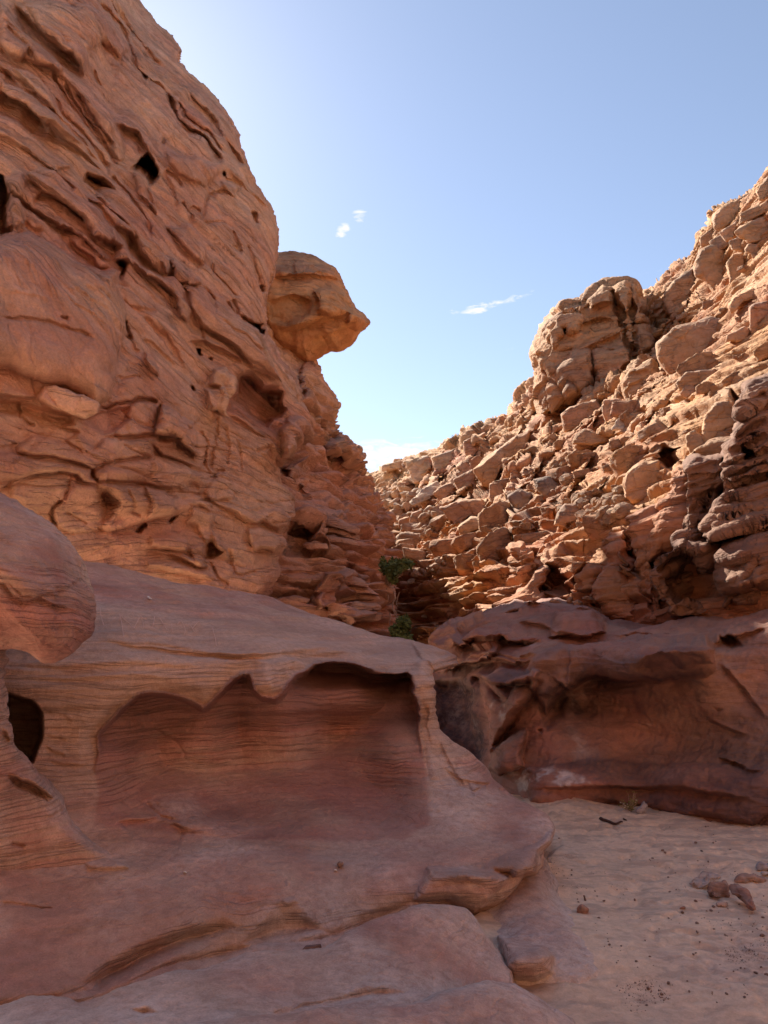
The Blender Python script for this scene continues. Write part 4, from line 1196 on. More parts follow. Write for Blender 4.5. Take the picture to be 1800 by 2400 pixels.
def wall_disp(P, px, py):
    x, y, z = P[..., 0], P[..., 1], P[..., 2]
    Q = P.copy(); Q[..., 2] = z + .15 * (x - 3) * sstep((px - 1250) / 200) + .12 * nz(P, 1.4, 141)
    st = np.tanh(2 * (nz(Q, (1.2, 1.2, .10), 142) + .6 * nz(Q, (.6, .6, .05), 143)))
    top = sstep((z - 1.0) / .5)
    pits = -np.maximum(0, fbm(P, .16, 3, 144) - .25) * sstep(.2 + 1.6 * nz(P, .9, 145)) * sstep((1.5 - z) / .5)
    d = .10 * fbm(P, 1.0, 3, 146) + .022 * st * (.4 + .6 * top) + .10 * pits + .022 * fbm(P, .22, 4, 147, .6) + .006 * fbm(P, .05, 2, 148)
    f1, f2, i1, tl, _v = vor(Q * np.array([.8, .8, 1.6]), .7, 11)
    return d + .14 * (i1 - .5) * sstep((1290 - px) / 60) * top
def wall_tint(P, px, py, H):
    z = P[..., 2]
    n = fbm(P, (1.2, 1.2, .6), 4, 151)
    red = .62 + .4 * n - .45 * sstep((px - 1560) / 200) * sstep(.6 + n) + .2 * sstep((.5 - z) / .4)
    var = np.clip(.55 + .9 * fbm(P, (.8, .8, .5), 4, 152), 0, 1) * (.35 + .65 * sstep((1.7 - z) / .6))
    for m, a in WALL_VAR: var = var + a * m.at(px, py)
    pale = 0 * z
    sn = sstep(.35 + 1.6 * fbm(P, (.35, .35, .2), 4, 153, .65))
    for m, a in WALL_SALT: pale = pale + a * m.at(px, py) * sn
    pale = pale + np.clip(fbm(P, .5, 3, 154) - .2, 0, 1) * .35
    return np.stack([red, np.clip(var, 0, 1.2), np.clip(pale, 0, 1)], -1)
WALL_SALT = [(mask('v 540,640 640,650 740,640 860,680 900,725 760,715 640,700 620,780 590,780 570,700', 10), 1.5), (mask('v 1250,460 1400,460 1420,520 1300,500', 14), .9), (mask('v 460,350 520,360 510,440 470,420', 12), 1.0),
             (mask('v 230,270 330,260 400,300 330,470 250,440', 20), .8), (mask('v 800,330 860,310 880,350 800,420', 14), .6), (mask('v 800,470 930,600 840,590', 20), .7), (mask('v 380,450 410,450 410,540 390,530', 6), 1.2),
             (mask('v 500,100 660,105 640,130 500,120', 10), .6), (mask('v 1130,430 1160,430 1150,490 1130,490', 6), 1.0)]
WALL_VAR = [(mask('v 210,240 410,280 440,640 220,500', 16), .8), (mask('v 680,300 820,320 900,470 800,500 700,480', 24), .6), (mask('v 700,150 1400,60 1430,250 1150,280 800,270', 24), .35),
            (mask('v 600,740 1100,740 1500,800 1659,860 1659,900 1480,890 1000,800 700,830', 20), .35)]
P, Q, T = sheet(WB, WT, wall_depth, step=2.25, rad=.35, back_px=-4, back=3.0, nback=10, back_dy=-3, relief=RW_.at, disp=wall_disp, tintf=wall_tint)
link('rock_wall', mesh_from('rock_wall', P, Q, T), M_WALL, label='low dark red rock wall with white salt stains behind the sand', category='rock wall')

# ---------------------------------------------------------------- rock shelf with the alcove
SH_R = [(640, 1404), (700, 1424), (800, 1461), (900, 1489), (960, 1502), (1000, 1513), (1040, 1527), (1066, 1540), (1072, 1556), (1050, 1568), (1020, 1576), (1014, 1600), (1018, 1640), (1016, 1675), (1026, 1712), (1060, 1736), (1106, 1764),
        (1140, 1792), (1155, 1822), (1200, 1862), (1231, 1884), (1269, 1911), (1293, 1940), (1289, 1970), (1272, 1992), (1272, 2028), (1258, 2046), (1230, 2056), (1220, 2075), (1190, 2112), (1150, 2150), (1120, 2175), (1060, 2195), (1000, 2230), (960, 2300), (900, 2460)]
SH_L = [(-60, 1262), (-60, 1300), (-60, 1340), (-60, 1375), (-60, 1400), (-60, 1425), (-60, 1445), (-60, 1460), (-60, 1475), (-60, 1495), (-60, 1520), (-60, 1550), (-60, 1590), (-60, 1630), (-60, 1665), (-60, 1700), (-60, 1740),
        (-60, 1770), (-60, 1800), (-60, 1840), (-60, 1870), (-60, 1900), (-60, 1930), (-60, 1965), (-60, 1995), (-60, 2025), (-60, 2045), (-60, 2060), (-60, 2080), (-60, 2120), (-60, 2160), (-60, 2190), (-60, 2215), (-60, 2250), (-60, 2310), (-60, 2460)]
shelf_depth = Depth([(-60, 1270, 6.6), (0, 1290, 6.9), (300, 1320, 7.6), (640, 1405, 8.9), (900, 1489, 8.5), (1066, 1545, 8.0), (-60, 1420, 5.7), (100, 1440, 5.8), (300, 1440, 6.1), (600, 1470, 6.5), (850, 1520, 7.0), (1010, 1545, 7.1),
                     (50, 1550, 5.3), (300, 1560, 5.45), (500, 1570, 5.6), (640, 1550, 5.8), (850, 1570, 6.2), (980, 1590, 6.5), (130, 1700, 5.3), (130, 1850, 5.2), (-60, 1850, 5.0), (1000, 1700, 6.5), (1060, 1760, 6.45), (500, 1750, 5.7), (800, 1750, 6.1),
                     (300, 1900, 5.35), (600, 1930, 5.65), (900, 1930, 5.75), (1150, 1860, 6.2), (1290, 1955, 5.55), (1150, 1960, 5.5), (0, 1980, 4.75), (300, 2010, 4.85), (600, 2020, 4.95), (900, 2040, 4.85), (1100, 2050, 4.75), (1250, 2030, 5.0),
                     (0, 2130, 4.25), (400, 2160, 4.35), (800, 2150, 4.6), (1100, 2150, 4.85), (0, 2300, 3.75), (500, 2260, 4.35), (900, 2240, 4.6), (0, 2440, 3.4), (600, 2440, 3.7), (900, 2400, 4.0)], smooth=3e-4)
ALC = 't 340,640 360,610 410,560 450,520 490,490 530,482 580,485 640,500 690,525 718,542 740,525 780,480 820,435 850,418 885,412 895,440 900,475 930,505 975,512 1000,490 1020,450 1040,430 1070,415 1110,385 1160,380 1230,380 1280,395 1330,408 1400,412 1445,410 1460,430 1475,500 1480,570 1480,620 1498,700 1510,800 1520,930 1420,1000 1000,1010 700,1000 400,970 330,960 345,850 330,760 345,700'
HOLE = 'm 70,530 200,580 340,620 400,690 440,760 450,900 450,1000 400,1130 340,1280 200,1290 60,1000 40,760'
RS_ = Relief(.25)
_b = _box(TR(ALC), 30)
_sd = poly_sd(RS_.gx[_b], RS_.gy[_b], TR(ALC))
_fall = np.clip((1985 - _gy[_b]) / 400, 0, 1) ** 1.15
_prof = np.where(_sd > 0, sstep(_sd / 12) * .55 + .45 * sstep(_sd / 130), 0)
_soft = sstep(_sd / 190)
_low = sstep((_gy[_b] - 1630) / 170)
RS_.H[_b] -= 0.92 * _fall * (_prof * (1 - _low) + _soft * _low)
RS_.H[_b] -= .10 * np.where(_sd <= 0, np.exp(-(_sd / 26) ** 2) * np.clip((1830 - _gy[_b]) / 160, 0, 1), 0)   # the lip rounds over
RS_.pit(HOLE, .95, 9)
RS_.many('''
L 0.040 22 | t 330,300 480,330 700,345 860,350 1050,345 1250,330
L 0.024 16 | t 40,385 200,395 400,390 600,395 780,400
L 0.020 14 | t 330,310 600,320 900,360 1200,355 1440,330
L 0.020 9 | t 40,430 250,440 480,430 640,440
L 0.024 8 | m 440,730 560,765 670,780 760,860
L 0.018 6 | m 450,910 700,920 1000,910
L 0.024 7 | m 460,980 660,1020 700,1040
L 0.030 7 | m 460,1080 540,1150 690,1200
L 0.030 8 | m 480,1260 620,1290 860,1300 950,1250
P 0.032 30 | t 1440,420 1480,400 1530,450 1540,510 1510,600 1530,690 1560,800 1520,800 1490,640
L 0.032 14 | t 1510,520 1500,600 1530,700
L 0.072 12 | v 170,120 280,150 330,190 300,215
P 0.060 14 | v 100,85 180,110 290,150 330,200 230,225 180,180
L 0.030 10 | v 240,640 330,700 440,720 480,690
L 0.030 8 | v 360,700 380,760 420,730
C 0.024 4 | v 490,740 600,760 610,810
L 0.028 16 | t 1540,640 1600,760 1659,850
L 0.021 10.0 | u 430,225 560,215 640,200 700,240 780,255
O 0.021 10.0 | u 440,220 640,210 730,250 700,300 520,290
P 0.025 40.0 | u 600,130 740,100 800,200 1000,240 880,270 700,250
C 0.021 4 | u 560,130 620,200 700,215
C 0.016 4 | t 460,560 465,640
C 0.016 4 | t 340,830 420,780 520,770
P 0.025 10.0 | u 330,370 420,350 500,390 500,405 440,410 340,400
O 0.013 5.0 | u 0,530 200,545 210,560 0,560
P 0.090 30.0 | w 0,350 150,340 330,350 400,400 410,430 380,480 300,580 240,640 100,560 -60,540
P 0.076 30.0 | w 280,340 420,300 560,250 605,190 612,260 570,300 565,370 540,420 440,430 400,380
O 0.042 46.0 | u -40,930 150,880 350,820 560,680 760,610 840,620 780,700 560,800 360,890 60,960
O 0.042 30.0 | u 930,700 1080,540 1180,560 1240,640 1160,700 1050,720
P 0.021 8.0 | u 1090,540 1140,525 1160,540 1110,560
''')


RS_.many('''
O .09 45 | u 300,840 400,760 520,700 680,630 860,590 950,630 860,680 700,740 520,840 380,880
O .06 40 | u 930,700 1000,620 1100,580 1240,600 1300,650 1180,690 1020,720
O .10 60 | u -60,900 100,870 330,880 480,830 680,740 860,700 1020,660 1240,640 1420,560 1600,490 1659,520 1540,600 1340,670 1180,740 1020,740 860,770 700,800 500,880 310,940 100,940 -60,970
''')
def shelf_disp(P, px, py):
    x, y, z = P[..., 0], P[..., 1], P[..., 2]
    Q = P.copy(); Q[..., 2] = z + .06 * nz(P, .9, 161) + .03 * x
    wallish = sstep((z - .75) / .3)
    st = nz(Q, (1.3, 1.3, .09), 162) + .6 * nz(Q, (.8, .8, .04), 163)
    st = np.tanh(1.8 * st)
    d = .055 * fbm(P, 1.0, 3, 164) + .020 * st * (.35 + .65 * wallish) + .007 * fbm(P, .16, 4, 165, .55) + .002 * fbm(P, .03, 2, 166)
    inside = -ALCM.at(px, py)
    f1, f2, i1, tl, _v = vor(Q * np.array([.7, .7, 1.5]) + .05 * fbm(P, .3, 2, 167)[..., None], .55, 13)
    d = d + inside * 0 - (.016 * np.exp(-((f2 - f1) / .03) ** 2) * sstep(-.15 + 1.8 * nz(P, .8, 168))) * ALCM.at(px, py)
    return d
ALCM = mask(ALC, 6, .25)
ALC_UP = mask('t 345,640 360,610 410,560 490,490 580,485 718,542 820,435 885,412 930,505 975,512 1040,430 1160,380 1400,412 1445,410 1475,500 1480,590 1300,600 1000,600 700,640 500,680 350,700', 14, .4)
def shelf_tint(P, px, py, H):
    z = P[..., 2]
    n = fbm(P, (1.0, 1.0, .5), 4, 171)
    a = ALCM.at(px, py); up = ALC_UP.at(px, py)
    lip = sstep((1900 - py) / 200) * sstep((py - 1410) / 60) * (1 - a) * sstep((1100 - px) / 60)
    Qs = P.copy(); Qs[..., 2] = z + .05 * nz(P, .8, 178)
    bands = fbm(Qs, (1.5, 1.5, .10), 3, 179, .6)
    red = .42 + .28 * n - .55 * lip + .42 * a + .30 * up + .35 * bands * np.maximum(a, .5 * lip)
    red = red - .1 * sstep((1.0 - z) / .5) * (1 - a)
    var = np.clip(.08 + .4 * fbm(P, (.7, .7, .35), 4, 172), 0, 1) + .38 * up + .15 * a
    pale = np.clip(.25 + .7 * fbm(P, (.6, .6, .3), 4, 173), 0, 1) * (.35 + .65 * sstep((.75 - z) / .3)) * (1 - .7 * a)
    pale = pale + SHELF_PALE.at(px, py) * .5
    return np.stack([red, np.clip(var, 0, 1), np.clip(pale, 0, 1)], -1)
SHELF_PALE = mask('u 600,130 740,100 800,200 1000,240 880,270 700,250', 30)
P, Q, T = sheet(SH_L, SH_R, shelf_depth, step=2.2, rad=.16, back_px=30, back=1.6, nback=16, relief=RS_.at, disp=shelf_disp, tintf=shelf_tint)
SHELF_P = P.copy()
shelf_obj = link('rock_shelf', mesh_from('rock_shelf', P, Q, T), M_SHELF, label='smooth banded rock shelf hollowed out by a wide dark alcove with dripping lip', category='rock shelf')

# buttress at the left edge
BT_R = [(26, 1440), (24, 1500), (19, 1540), (18, 1620), (20, 1670), (30, 1718), (42, 1745), (76, 1790), (124, 1838), (147, 1872), (152, 1900), (172, 1935), (222, 1976), (290, 2020), (330, 2070)]
BT_L = [(-130, 1440), (-130, 1500), (-130, 1540), (-130, 1620), (-130, 1670), (-130, 1718), (-130, 1745), (-130, 1790), (-130, 1838), (-130, 1872), (-130, 1900), (-130, 1935), (-130, 1976), (-130, 2030), (-130, 2090)]
butt_depth = Depth([(-130, 1440, 4.2), (20, 1450, 4.7), (18, 1650, 4.65), (-130, 1700, 4.1), (100, 1810, 4.75), (150, 1900, 4.8), (220, 1976, 4.78), (-130, 1950, 4.2), (0, 1900, 4.5), (50, 1980, 4.6), (-130, 2090, 4.42), (330, 2070, 4.85), (60, 2070, 4.62), (100, 2010, 4.66)])
RBt = Relief(.5).many('''
L .10 10 | m 60,1390 160,1410 240,1450 330,1480 450,1550 600,1640
O .06 8 | m 80,1400 250,1440 420,1530 560,1700 300,1590 120,1510
L .05 8 | m 0,920 60,960 120,1050
L .03 6 | m 470,1850 560,1810 620,1760
C .03 4 | m 100,2110 180,2120 260,2140
''')
P, Q, T = sheet(BT_L, BT_R, butt_depth, step=2.2, rad=.12, back_px=30, back=.8, nback=10, relief=RBt.at, disp=shelf_disp,
                tintf=lambda P, px, py, H: np.stack([.42 + .28 * fbm(P, .6, 3, 175) + .3 * sstep(-H / .06), 0 * H + .1, np.clip(.3 + .5 * fbm(P, .4, 3, 176), 0, 1)], -1))
link('rock_buttress', mesh_from('rock_buttress', P, Q, T), M_SHELF, label='pinkish rock buttress at the left edge sloping down beside the small hole', category='rock')

# boulder at the left edge
RBo = Relief(.6).many('''
L .06 12 | q -100,1190 20,1230 60,1280 90,1310 160,1295 250,1330 330,1350 380,1340
P .07 30 | q -100,830 100,900 310,1050 350,1140 360,1200 250,1290 100,1280 0,1200 -100,1150
''')
P, Q, T = blob('z -330,1130 -200,1100 -80,1120 0,1160 54,1197 125,1242 168,1280 186,1313 195,1350 210,1384 214,1440 206,1483 192,1494 166,1525 126,1546 106,1547 66,1520 26,1512 -60,1525 -250,1500 -400,1400 -420,1250',
               4.35, .85, 1.0, n=2.3, tilt=(.15, .55), center=(-60, 1330), step=2.6, relief=RBo.at,
               disp=lambda P, px, py: .05 * fbm(P, .7, 3, 181) + .012 * fbm(P, .15, 4, 182, .6) + .004 * fbm(P, .03, 3, 183),
               tintf=lambda P, px, py, H: np.stack([.5 + .4 * fbm(P, .5, 3, 184) + .35 * sstep((py - 1390) / 40), np.clip(.15 + .5 * fbm(P, .4, 3, 185), 0, 1), np.clip(.2 + .5 * fbm(P, .3, 3, 186), 0, 1) * sstep((1400 - py) / 60)], -1))
link('boulder', mesh_from('boulder', P, Q, T), M_SHELF, label='big rounded boulder wedged at the left edge above the shelf', category='boulder')

# foreground ledges
S3_T = [(-60, 2375), (0, 2363), (60, 2339), (120, 2336), (163, 2345), (187, 2357), (241, 2345), (301, 2318), (362, 2288), (422, 2267), (482, 2267), (518, 2249), (573, 2231), (615, 2228), (663, 2234), (711, 2231), (753, 2219), (790, 2204),
        (808, 2186), (868, 2162), (928, 2144), (964, 2128), (1000, 2124), (1050, 2126), (1085, 2134), (1113, 2158), (1140, 2197), (1178, 2236), (1202, 2274), (1208, 2300), (1205, 2330)]
S3_B = [(x * .97 - 20, 2480) for x, _ in S3_T]
s3_depth = Depth([(-60, 2375, 2.85), (120, 2340, 2.95), (480, 2265, 3.3), (720, 2230, 3.5), (1000, 2124, 4.1), (1200, 2280, 3.75), (1000, 2280, 3.5), (700, 2350, 3.05), (300, 2400, 2.8), (-60, 2480, 2.5), (600, 2480, 2.55), (1150, 2400, 3.3), (1150, 2480, 3.0), (1100, 2190, 4.0)])
RS3 = Relief(.5).many('''
O .03 30 | u 1000,960 1150,900 1300,870 1480,840 1640,880 1500,920 1250,930 1080,975
O .03 20 | u 480,950 580,930 640,970 560,995
''')
def slab_disp(P, px, py):
    return .035 * fbm(P, .7, 3, 191) + .006 * fbm(P, .12, 4, 192, .6) + .002 * fbm(P, .03, 3, 193)
def slab_tint(P, px, py, H):
    n = fbm(P, .6, 4, 194)
    return np.stack([.36 + .32 * n + .3 * sstep(-H / .05), np.clip(.02 + .4 * fbm(P, .4, 4, 195), 0, 1), np.clip(.45 + .7 * fbm(P, .5, 4, 196), 0, 1)], -1)
P, Q, T = sheet(S3_B, S3_T, s3_depth, step=2.4, rad=.09, back_px=0, back=.5, nback=8, back_dy=22, relief=RS3.at, disp=slab_disp, tintf=slab_tint)
link('rock_ledge', mesh_from('rock_ledge', P, Q, T), M_SHELF, label='long rounded rock ledge across the foreground with scalloped rim', category='rock ledge')
S4_T = [(380, 2420), (430, 2400), (540, 2388), (663, 2385), (753, 2367), (844, 2361), (892, 2352), (964, 2349), (1000, 2336), (1029, 2322), (1085, 2308), (1145, 2295), (1207, 2298), (1236, 2313), (1270, 2332), (1313, 2356), (1347, 2380), (1372, 2412), (1380, 2450)]
S4_B = [(x * .985, 2500) for x, _ in S4_T]
s4_depth = Depth([(380, 2420, 2.5), (660, 2385, 2.62), (900, 2352, 2.8), (1145, 2295, 3.1), (1270, 2332, 3.15), (1380, 2450, 2.95), (1200, 2480, 2.65), (700, 2490, 2.4), (400, 2500, 2.3)])
P, Q, T = sheet(S4_B, S4_T, s4_depth, step=2.4, rad=.08, back_px=0, back=.5, nback=8, back_dy=22, disp=slab_disp, tintf=slab_tint)
link('rock_ledge', mesh_from('rock_ledge', P, Q, T), M_SHELF, label='nearest smooth pale rock ledge cut off by the bottom edge of the frame', category='rock ledge')

# hollow rock foot under the ledges
BS_L = [(1000, 2010), (1010, 2040), (1020, 2090), (1010, 2130), (1005, 2180), (1010, 2240), (1020, 2290), (1040, 2330), (1060, 2400)]
BS_R = [(1300, 2010), (1325, 2050), (1350, 2100), (1385, 2140), (1425, 2174), (1470, 2210), (1490, 2270), (1470, 2330), (1440, 2400)]
base_depth = Depth([(1000, 2010, 5.3), (1262, 2030, 5.5), (1230, 2056, 5.15), (1160, 2130, 4.9), (1292, 2070, 5.25), (1345, 2160, 4.70), (1425, 2222, 4.45), (1440, 2262, 4.3), (1430, 2320, 4.1), (1325, 2050, 6.3), (1385, 2140, 5.4), (1470, 2210, 5.0), (1490, 2270, 4.75), (1470, 2330, 4.5), (1440, 2400, 4.2), (1060, 2400, 4.0), (1250, 2400, 4.0), (1222, 2191, 4.38), (1250, 2130, 4.75), (1280, 2190, 4.38), (1150, 2200, 4.55), (1210, 2290, 3.98), (1320, 2280, 3.98), (1040, 2330, 4.1), (1000, 2180, 4.9)])
RBS = Relief(.6).many('''
P .10 34 | w 340,720 460,740 560,750 620,800 610,880 540,930 430,930 380,880
O .01 40 | w 330,560 420,480 560,480 600,580 560,680 440,720
''')
P, Q, T = sheet(BS_L, BS_R, base_depth, step=2.3, rad=.04, back_px=0, back=.5, nback=6, back_dy=14, relief=RBS.at, disp=lambda P, px, py: .03 * fbm(P, .5, 3, 197) + .008 * fbm(P, .12, 4, 198, .6),
                tintf=lambda P, px, py, H: np.stack([.45 + .35 * fbm(P, .5, 3, 199), .15 + .2 * sstep(-H / .05), .3 + .4 * fbm(P, .4, 3, 200) + .8 * sstep((.09 - P[..., 2]) / .08)], -1))
link('rock', mesh_from('rock', P, Q, T), M_SHELF, label='hollowed rock foot sloping into the sand under the overhanging ledges', category='rock')

# ---------------------------------------------------------------- sandy canyon floor
def axis(fine0, fine1, step, lo, hi, g=1.25):
    a = list(np.arange(fine0, fine1, step))
    d = step; v = a[0]
    while v > lo:
        d *= g; v -= d; a.insert(0, v)
    d = step; v = a[-1]
    while v < hi:
        d *= g; v += d; a.append(v)
    return np.array(a)
gx_ = axis(.4, 4.6, .0105, -220, 220); gy_ = axis(2.9, 8.8, .0135, -220, 320)
X, Y = np.meshgrid(gx_, gy_)
P = np.stack([X, Y, 0 * X], -1)
nearm = sstep((12 - np.hypot(X - 2, Y - 5)) / 5)
xb = np.where(Y > 4.4, .53 + .55 * (Y - 4.4), .53 + .25 * (4.4 - Y))
Z = -.5 * sstep((xb - .22 - X) / .3) * nearm * sstep((6.6 - Y) / .5)
up = 0 * X
wallx = np.clip((X - 2.6 + .25 * (Y - 7)) / 1.2, 0, 1.5)
Z = Z + .10 * wallx ** 2 * nearm * sstep((Y - 3) / 3)
Z = Z + (.035 * fbm(P, 1.1, 3, 202) + .012 * fbm(P, .28, 3, 203) + .0035 * fbm(P, .07, 3, 204, .6)) * nearm
mound = np.exp(-(((X - 1.75) / .32) ** 2 + ((Y - 7.75) / .35) ** 2)); Z = Z + .10 * mound
fp = fbm(P, (.10, .15, 1), 2, 205); Z = Z - .035 * np.maximum(0, fp - .12) * nearm * sstep((X - 1.2) / .4)
rip = np.sin((Y * 1.0 + .35 * X + .22 * nz(P, .7, 206)) * 22) ; Z = Z + .0012 * rip * sstep(.2 + 1.5 * nz(P, 1.0, 207)) * sstep((4.6 - Y) / .8) * nearm
P[..., 2] = Z
n = fbm(P, .9, 4, 208)
rocky = np.clip(up * 1.3, 0, 1) + .55 * sstep((4.4 - Y + .8 * n) / .9) * sstep((2.6 - X) / .8) + .5 * sstep((n - .15) / .4) * sstep((5.8 - Y) / 1.5)
dark = sstep((fbm(P, (.30, .14, 1), 4, 209, .65) - .02 - .20 * (1 - sstep(.5 + 1.6 * nz(P, 1.3, 210)))) / .35) * nearm * .75
T = np.stack([np.clip(.0 + .25 * n + rocky * .95, -.5, 1.3), np.clip(dark * .6, 0, 1) * (1 - .6 * np.clip(up, 0, 1)), .35 + .4 * n], -1)
GROUND_P = P.copy()
link('ground', mesh_from('ground', P, grid_quads(*X.shape), T), M_SAND, kind='structure')

# assumed wall behind the camera, unseen, added to bounce warm sun into the shade
def bend():
    n, m = 150, 60
    t = np.linspace(0, 1, n)[:, None]; v = np.linspace(-.05, 1, m)[None]
    ang = np.radians(12 - t * 204)
    r = 7.5 + 2.2 * np.sin(t * math.pi) + 6.5 * np.clip(v, 0, 1)
    X = .8 + r * np.cos(ang) * .8; Y = .5 + r * np.sin(ang); Z = 14 * v + 0 * t
    P = np.stack([X, Y, Z], -1)
    N = np.stack([-np.cos(ang), -np.sin(ang), 0 * ang], -1) * np.ones((n, m, 1))
    d = .8 * fbm(P, 4, 4, 221) + facets(P * np.array([.8, .8, 1.4]), 2, 22, .5, .6, .2) + .12 * np.tanh(2 * nz(P, (2, 2, .3), 222))
    P = P + N * d[..., None]
    T = np.stack([.4 + .4 * fbm(P, 3, 3, 223), 0 * d + .1, 0 * d + .2], -1)
    link('bounce_wall', mesh_from('bounce_wall', P, grid_quads(n, m), T), M_SLOPE, kind='structure')
bend()

# ---------------------------------------------------------------- helpers for the small things
def pix(P):
    x, y, z = P[..., 0], P[..., 1], P[..., 2] - EYE
    d = y * CP + z * SP
    return 900 + F * x / d, 1200 - F * (z * CP - y * SP) / d
_pixcache = {}
def surf(key, P, px, py, r=5):
    """the point of a rock face that shows at a photo pixel"""
    if key not in _pixcache:
        Pf = P.reshape(-1, 3); _pixcache[key] = (Pf,) + pix(Pf)
    Pf, u, v = _pixcache[key]
    d = np.hypot(u - px, v - py)
    near = np.where(d < r)[0]
    if len(near) == 0: return Pf[np.argmin(d)]
    return Pf[near[np.argmin(Pf[near, 1])]]
def ground_at(px, py):
    q = ray_dir(px, py); t = -EYE / q[2]
    for _ in range(4):
        x, y = q[0] * t, q[1] * t
        i = np.searchsorted(gy_, y); j = np.searchsorted(gx_, x)
        z = GROUND_P[min(i, len(gy_) - 1), min(j, len(gx_) - 1), 2]
        t = (z - EYE) / q[2]
    return np.array([q[0] * t, q[1] * t, z])

M_BLOCK = rock_material('block_sandstone', (.52, .27, .12), (.45, .18, .095), (.17, .125, .11), (.68, .54, .40), bump=.04, fine=18, band=2.5, band_amt=.2, big=.6)
M_STONE = rock_material('loose_stone', (.40, .25, .175), (.30, .13, .09), (.10, .075, .075), (.5, .42, .38), bump=.006, fine=120, band=8, band_amt=.2, big=6)
M_GREY = rock_material('grey_stone', (.36, .33, .34), (.26, .23, .25), (.12, .11, .12), (.55, .52, .52), bump=.004, fine=140, band=20, band_amt=.4, big=8)
M_LEAF = plain_material('green_leaves', (.125, .165, .06), .75, .5, 9, 0)
M_LEAF2 = plain_material('olive_leaves', (.19, .20, .07), .7, .4, 30, 0)
M_WOOD = plain_material('dry_wood', (.46, .33, .26), .85, .25, 40)
M_DARKWOOD = plain_material('dark_driftwood', (.085, .05, .042), .85, .35, 60)
M_WHITE = plain_material('white_scrap', (.75, .72, .68), .8, .08, 60)
M_SCRATCH = plain_material('scratched_rock', (.68, .48, .40), .95, .1, 60, 0)

# ---------------------------------------------------------------- blocks resting on the slope
def block_disp(s):
    def f(P, px, py):
        k = s
        return k * (.10 * fbm(P, 1.6 * k, 3, 301 + k) + facets(P, 1.1 * k, 15, .05, .13, .03, .04) + .035 * fbm(P, .35 * k, 4, 302, .6))
    return f
def block_tint(red=.3, var=.25, pale=.15):
    def f(P, px, py, H):
        n = fbm(P, 1.2, 4, 303)
        z = P[..., 2]; t = (z - z.min()) / (z.max() - z.min() + 1e-6)
        v = np.clip(var + .6 * fbm(P, (.9, .9, .4), 4, 304), 0, 1) * (.4 + .6 * sstep((t - .35) / .3))
        return np.stack([red + .35 * n, v, pale + .3 * np.clip(n, 0, 1)], -1)
    return f
def block(path, label, front=.6, back_=1.2, dy=0., n=4.0, tilt=(0, 0), red=.3, var=.25, pale=.15, s=None, name='boulder', parent=None, mat=None, Yc=None, cat='boulder', relief=None):
    p = TR(path); c = p.mean(0)
    if Yc is None:
        pts = np.array([surf('slope', SLOPE_P, x, y) for x, y in np.vstack([c[None], .5 * p[::2] + .5 * c])])
        Yc = np.median(pts[:, 1]) + dy
    k = np.hypot(*(p - c).T).mean() * Yc / F
    P, Q, T = blob(p, Yc, front * k, back_ * k, n=n, tilt=tilt, step=2.3, disp=block_disp(s or min(1.0, .55 * k + .1)), tintf=block_tint(red, var, pale), relief=relief)
    pr = {} if parent else dict(label=label, category=cat)
    return link(name, mesh_from(name, P, Q, T), mat or M_BLOCK, parent=parent, **pr)

RK = Relief(.4).many('''
O .5 5 | i 720,735 770,732 772,772 730,775
O .5 5 | i 780,728 832,733 822,780 780,772
L .2 4 | i 690,770 760,800 830,780
''')
RG = Relief(.5).many('''
L .25 8 | g 270,405 400,372 520,350
L .15 8 | g 230,600 330,500 480,440
''')
block('h 490,830 620,690 765,605 805,655 725,770 600,825 530,852', 'pale flat slab leaning on the slope below the smooth red rock face', .35, .6, n=5, tilt=(.2, 1.7), red=0, var=.1, pale=.6, dy=-.3)
block('h 320,1200 400,1110 600,1110 750,1190 690,1285 560,1270 440,1250 340,1280', 'broad tan boulder above the upper green bush, its left corner sunlit', .7, 1.2, tilt=(-.5, .1), red=.1, var=.3)
block('h 430,1255 560,1275 655,1300 645,1405 540,1390 440,1350', 'squarish orange boulder directly above the upper green bush', .6, 1, red=.25, dy=-.2)
block('h 590,1075 660,1025 700,1075 690,1112 590,1120', 'small pointed boulder on top of the broad tan boulder', .7, 1, red=.1)
block('h 478,1095 520,915 622,888 612,1000 560,1050', 'upright smooth slab standing among the rubble left of the pale leaning slab', .5, .9, red=.3)
block('g 220,490 300,370 540,245 605,370 655,530 560,590 400,640 290,700 240,580', 'big rounded ochre boulder perched right of the rock tower foot', .75, 1.3, n=3.2, tilt=(-.5, .15), red=.0, var=.3, relief=RG.at, dy=-.4)
block('e 470,1385 560,1310 820,1222 885,1340 912,1470 780,1462 500,1562', 'wide rectangular block wedged directly under the rock tower', .6, 1, n=5, tilt=(-.3, .0), red=.35, var=.2, dy=-.5)
block('e 872,1285 1000,1245 1090,1225 1102,1300 1040,1385 920,1480', 'angular boulder touching the right end of the wide rectangular block', .6, 1, red=.2)
block('i 160,470 270,400 400,440 405,560 370,645 240,645', 'dark weathered block topping a pale orange pillar', .8, 1.2, n=3.6, tilt=(-.3, .2), red=.1, var=1.1, pale=.4, dy=-.2)
block('i 420,300 550,275 650,340 692,450 600,532 500,472 430,380', 'dark grey streaked boulder up and right of the dark weathered block', .8, 1.2, n=3, tilt=(-.4, .3), red=0, var=1.1, pale=.5, dy=-.3)
block('i 610,752 640,640 720,540 830,550 885,600 870,670 835,725 760,790 700,770', 'rounded knob with two small dark eye holes', .8, 1.2, n=2.8, tilt=(-.3, .3), red=.15, var=.7, pale=.3, relief=RK.at, dy=-.3)
block('e 590,1659 620,1570 700,1510 790,1550 945,1590 940,1640 780,1670', 'low wedge shaped boulder below the wide rectangular block', .6, 1, tilt=(-.4, .6), red=.15)
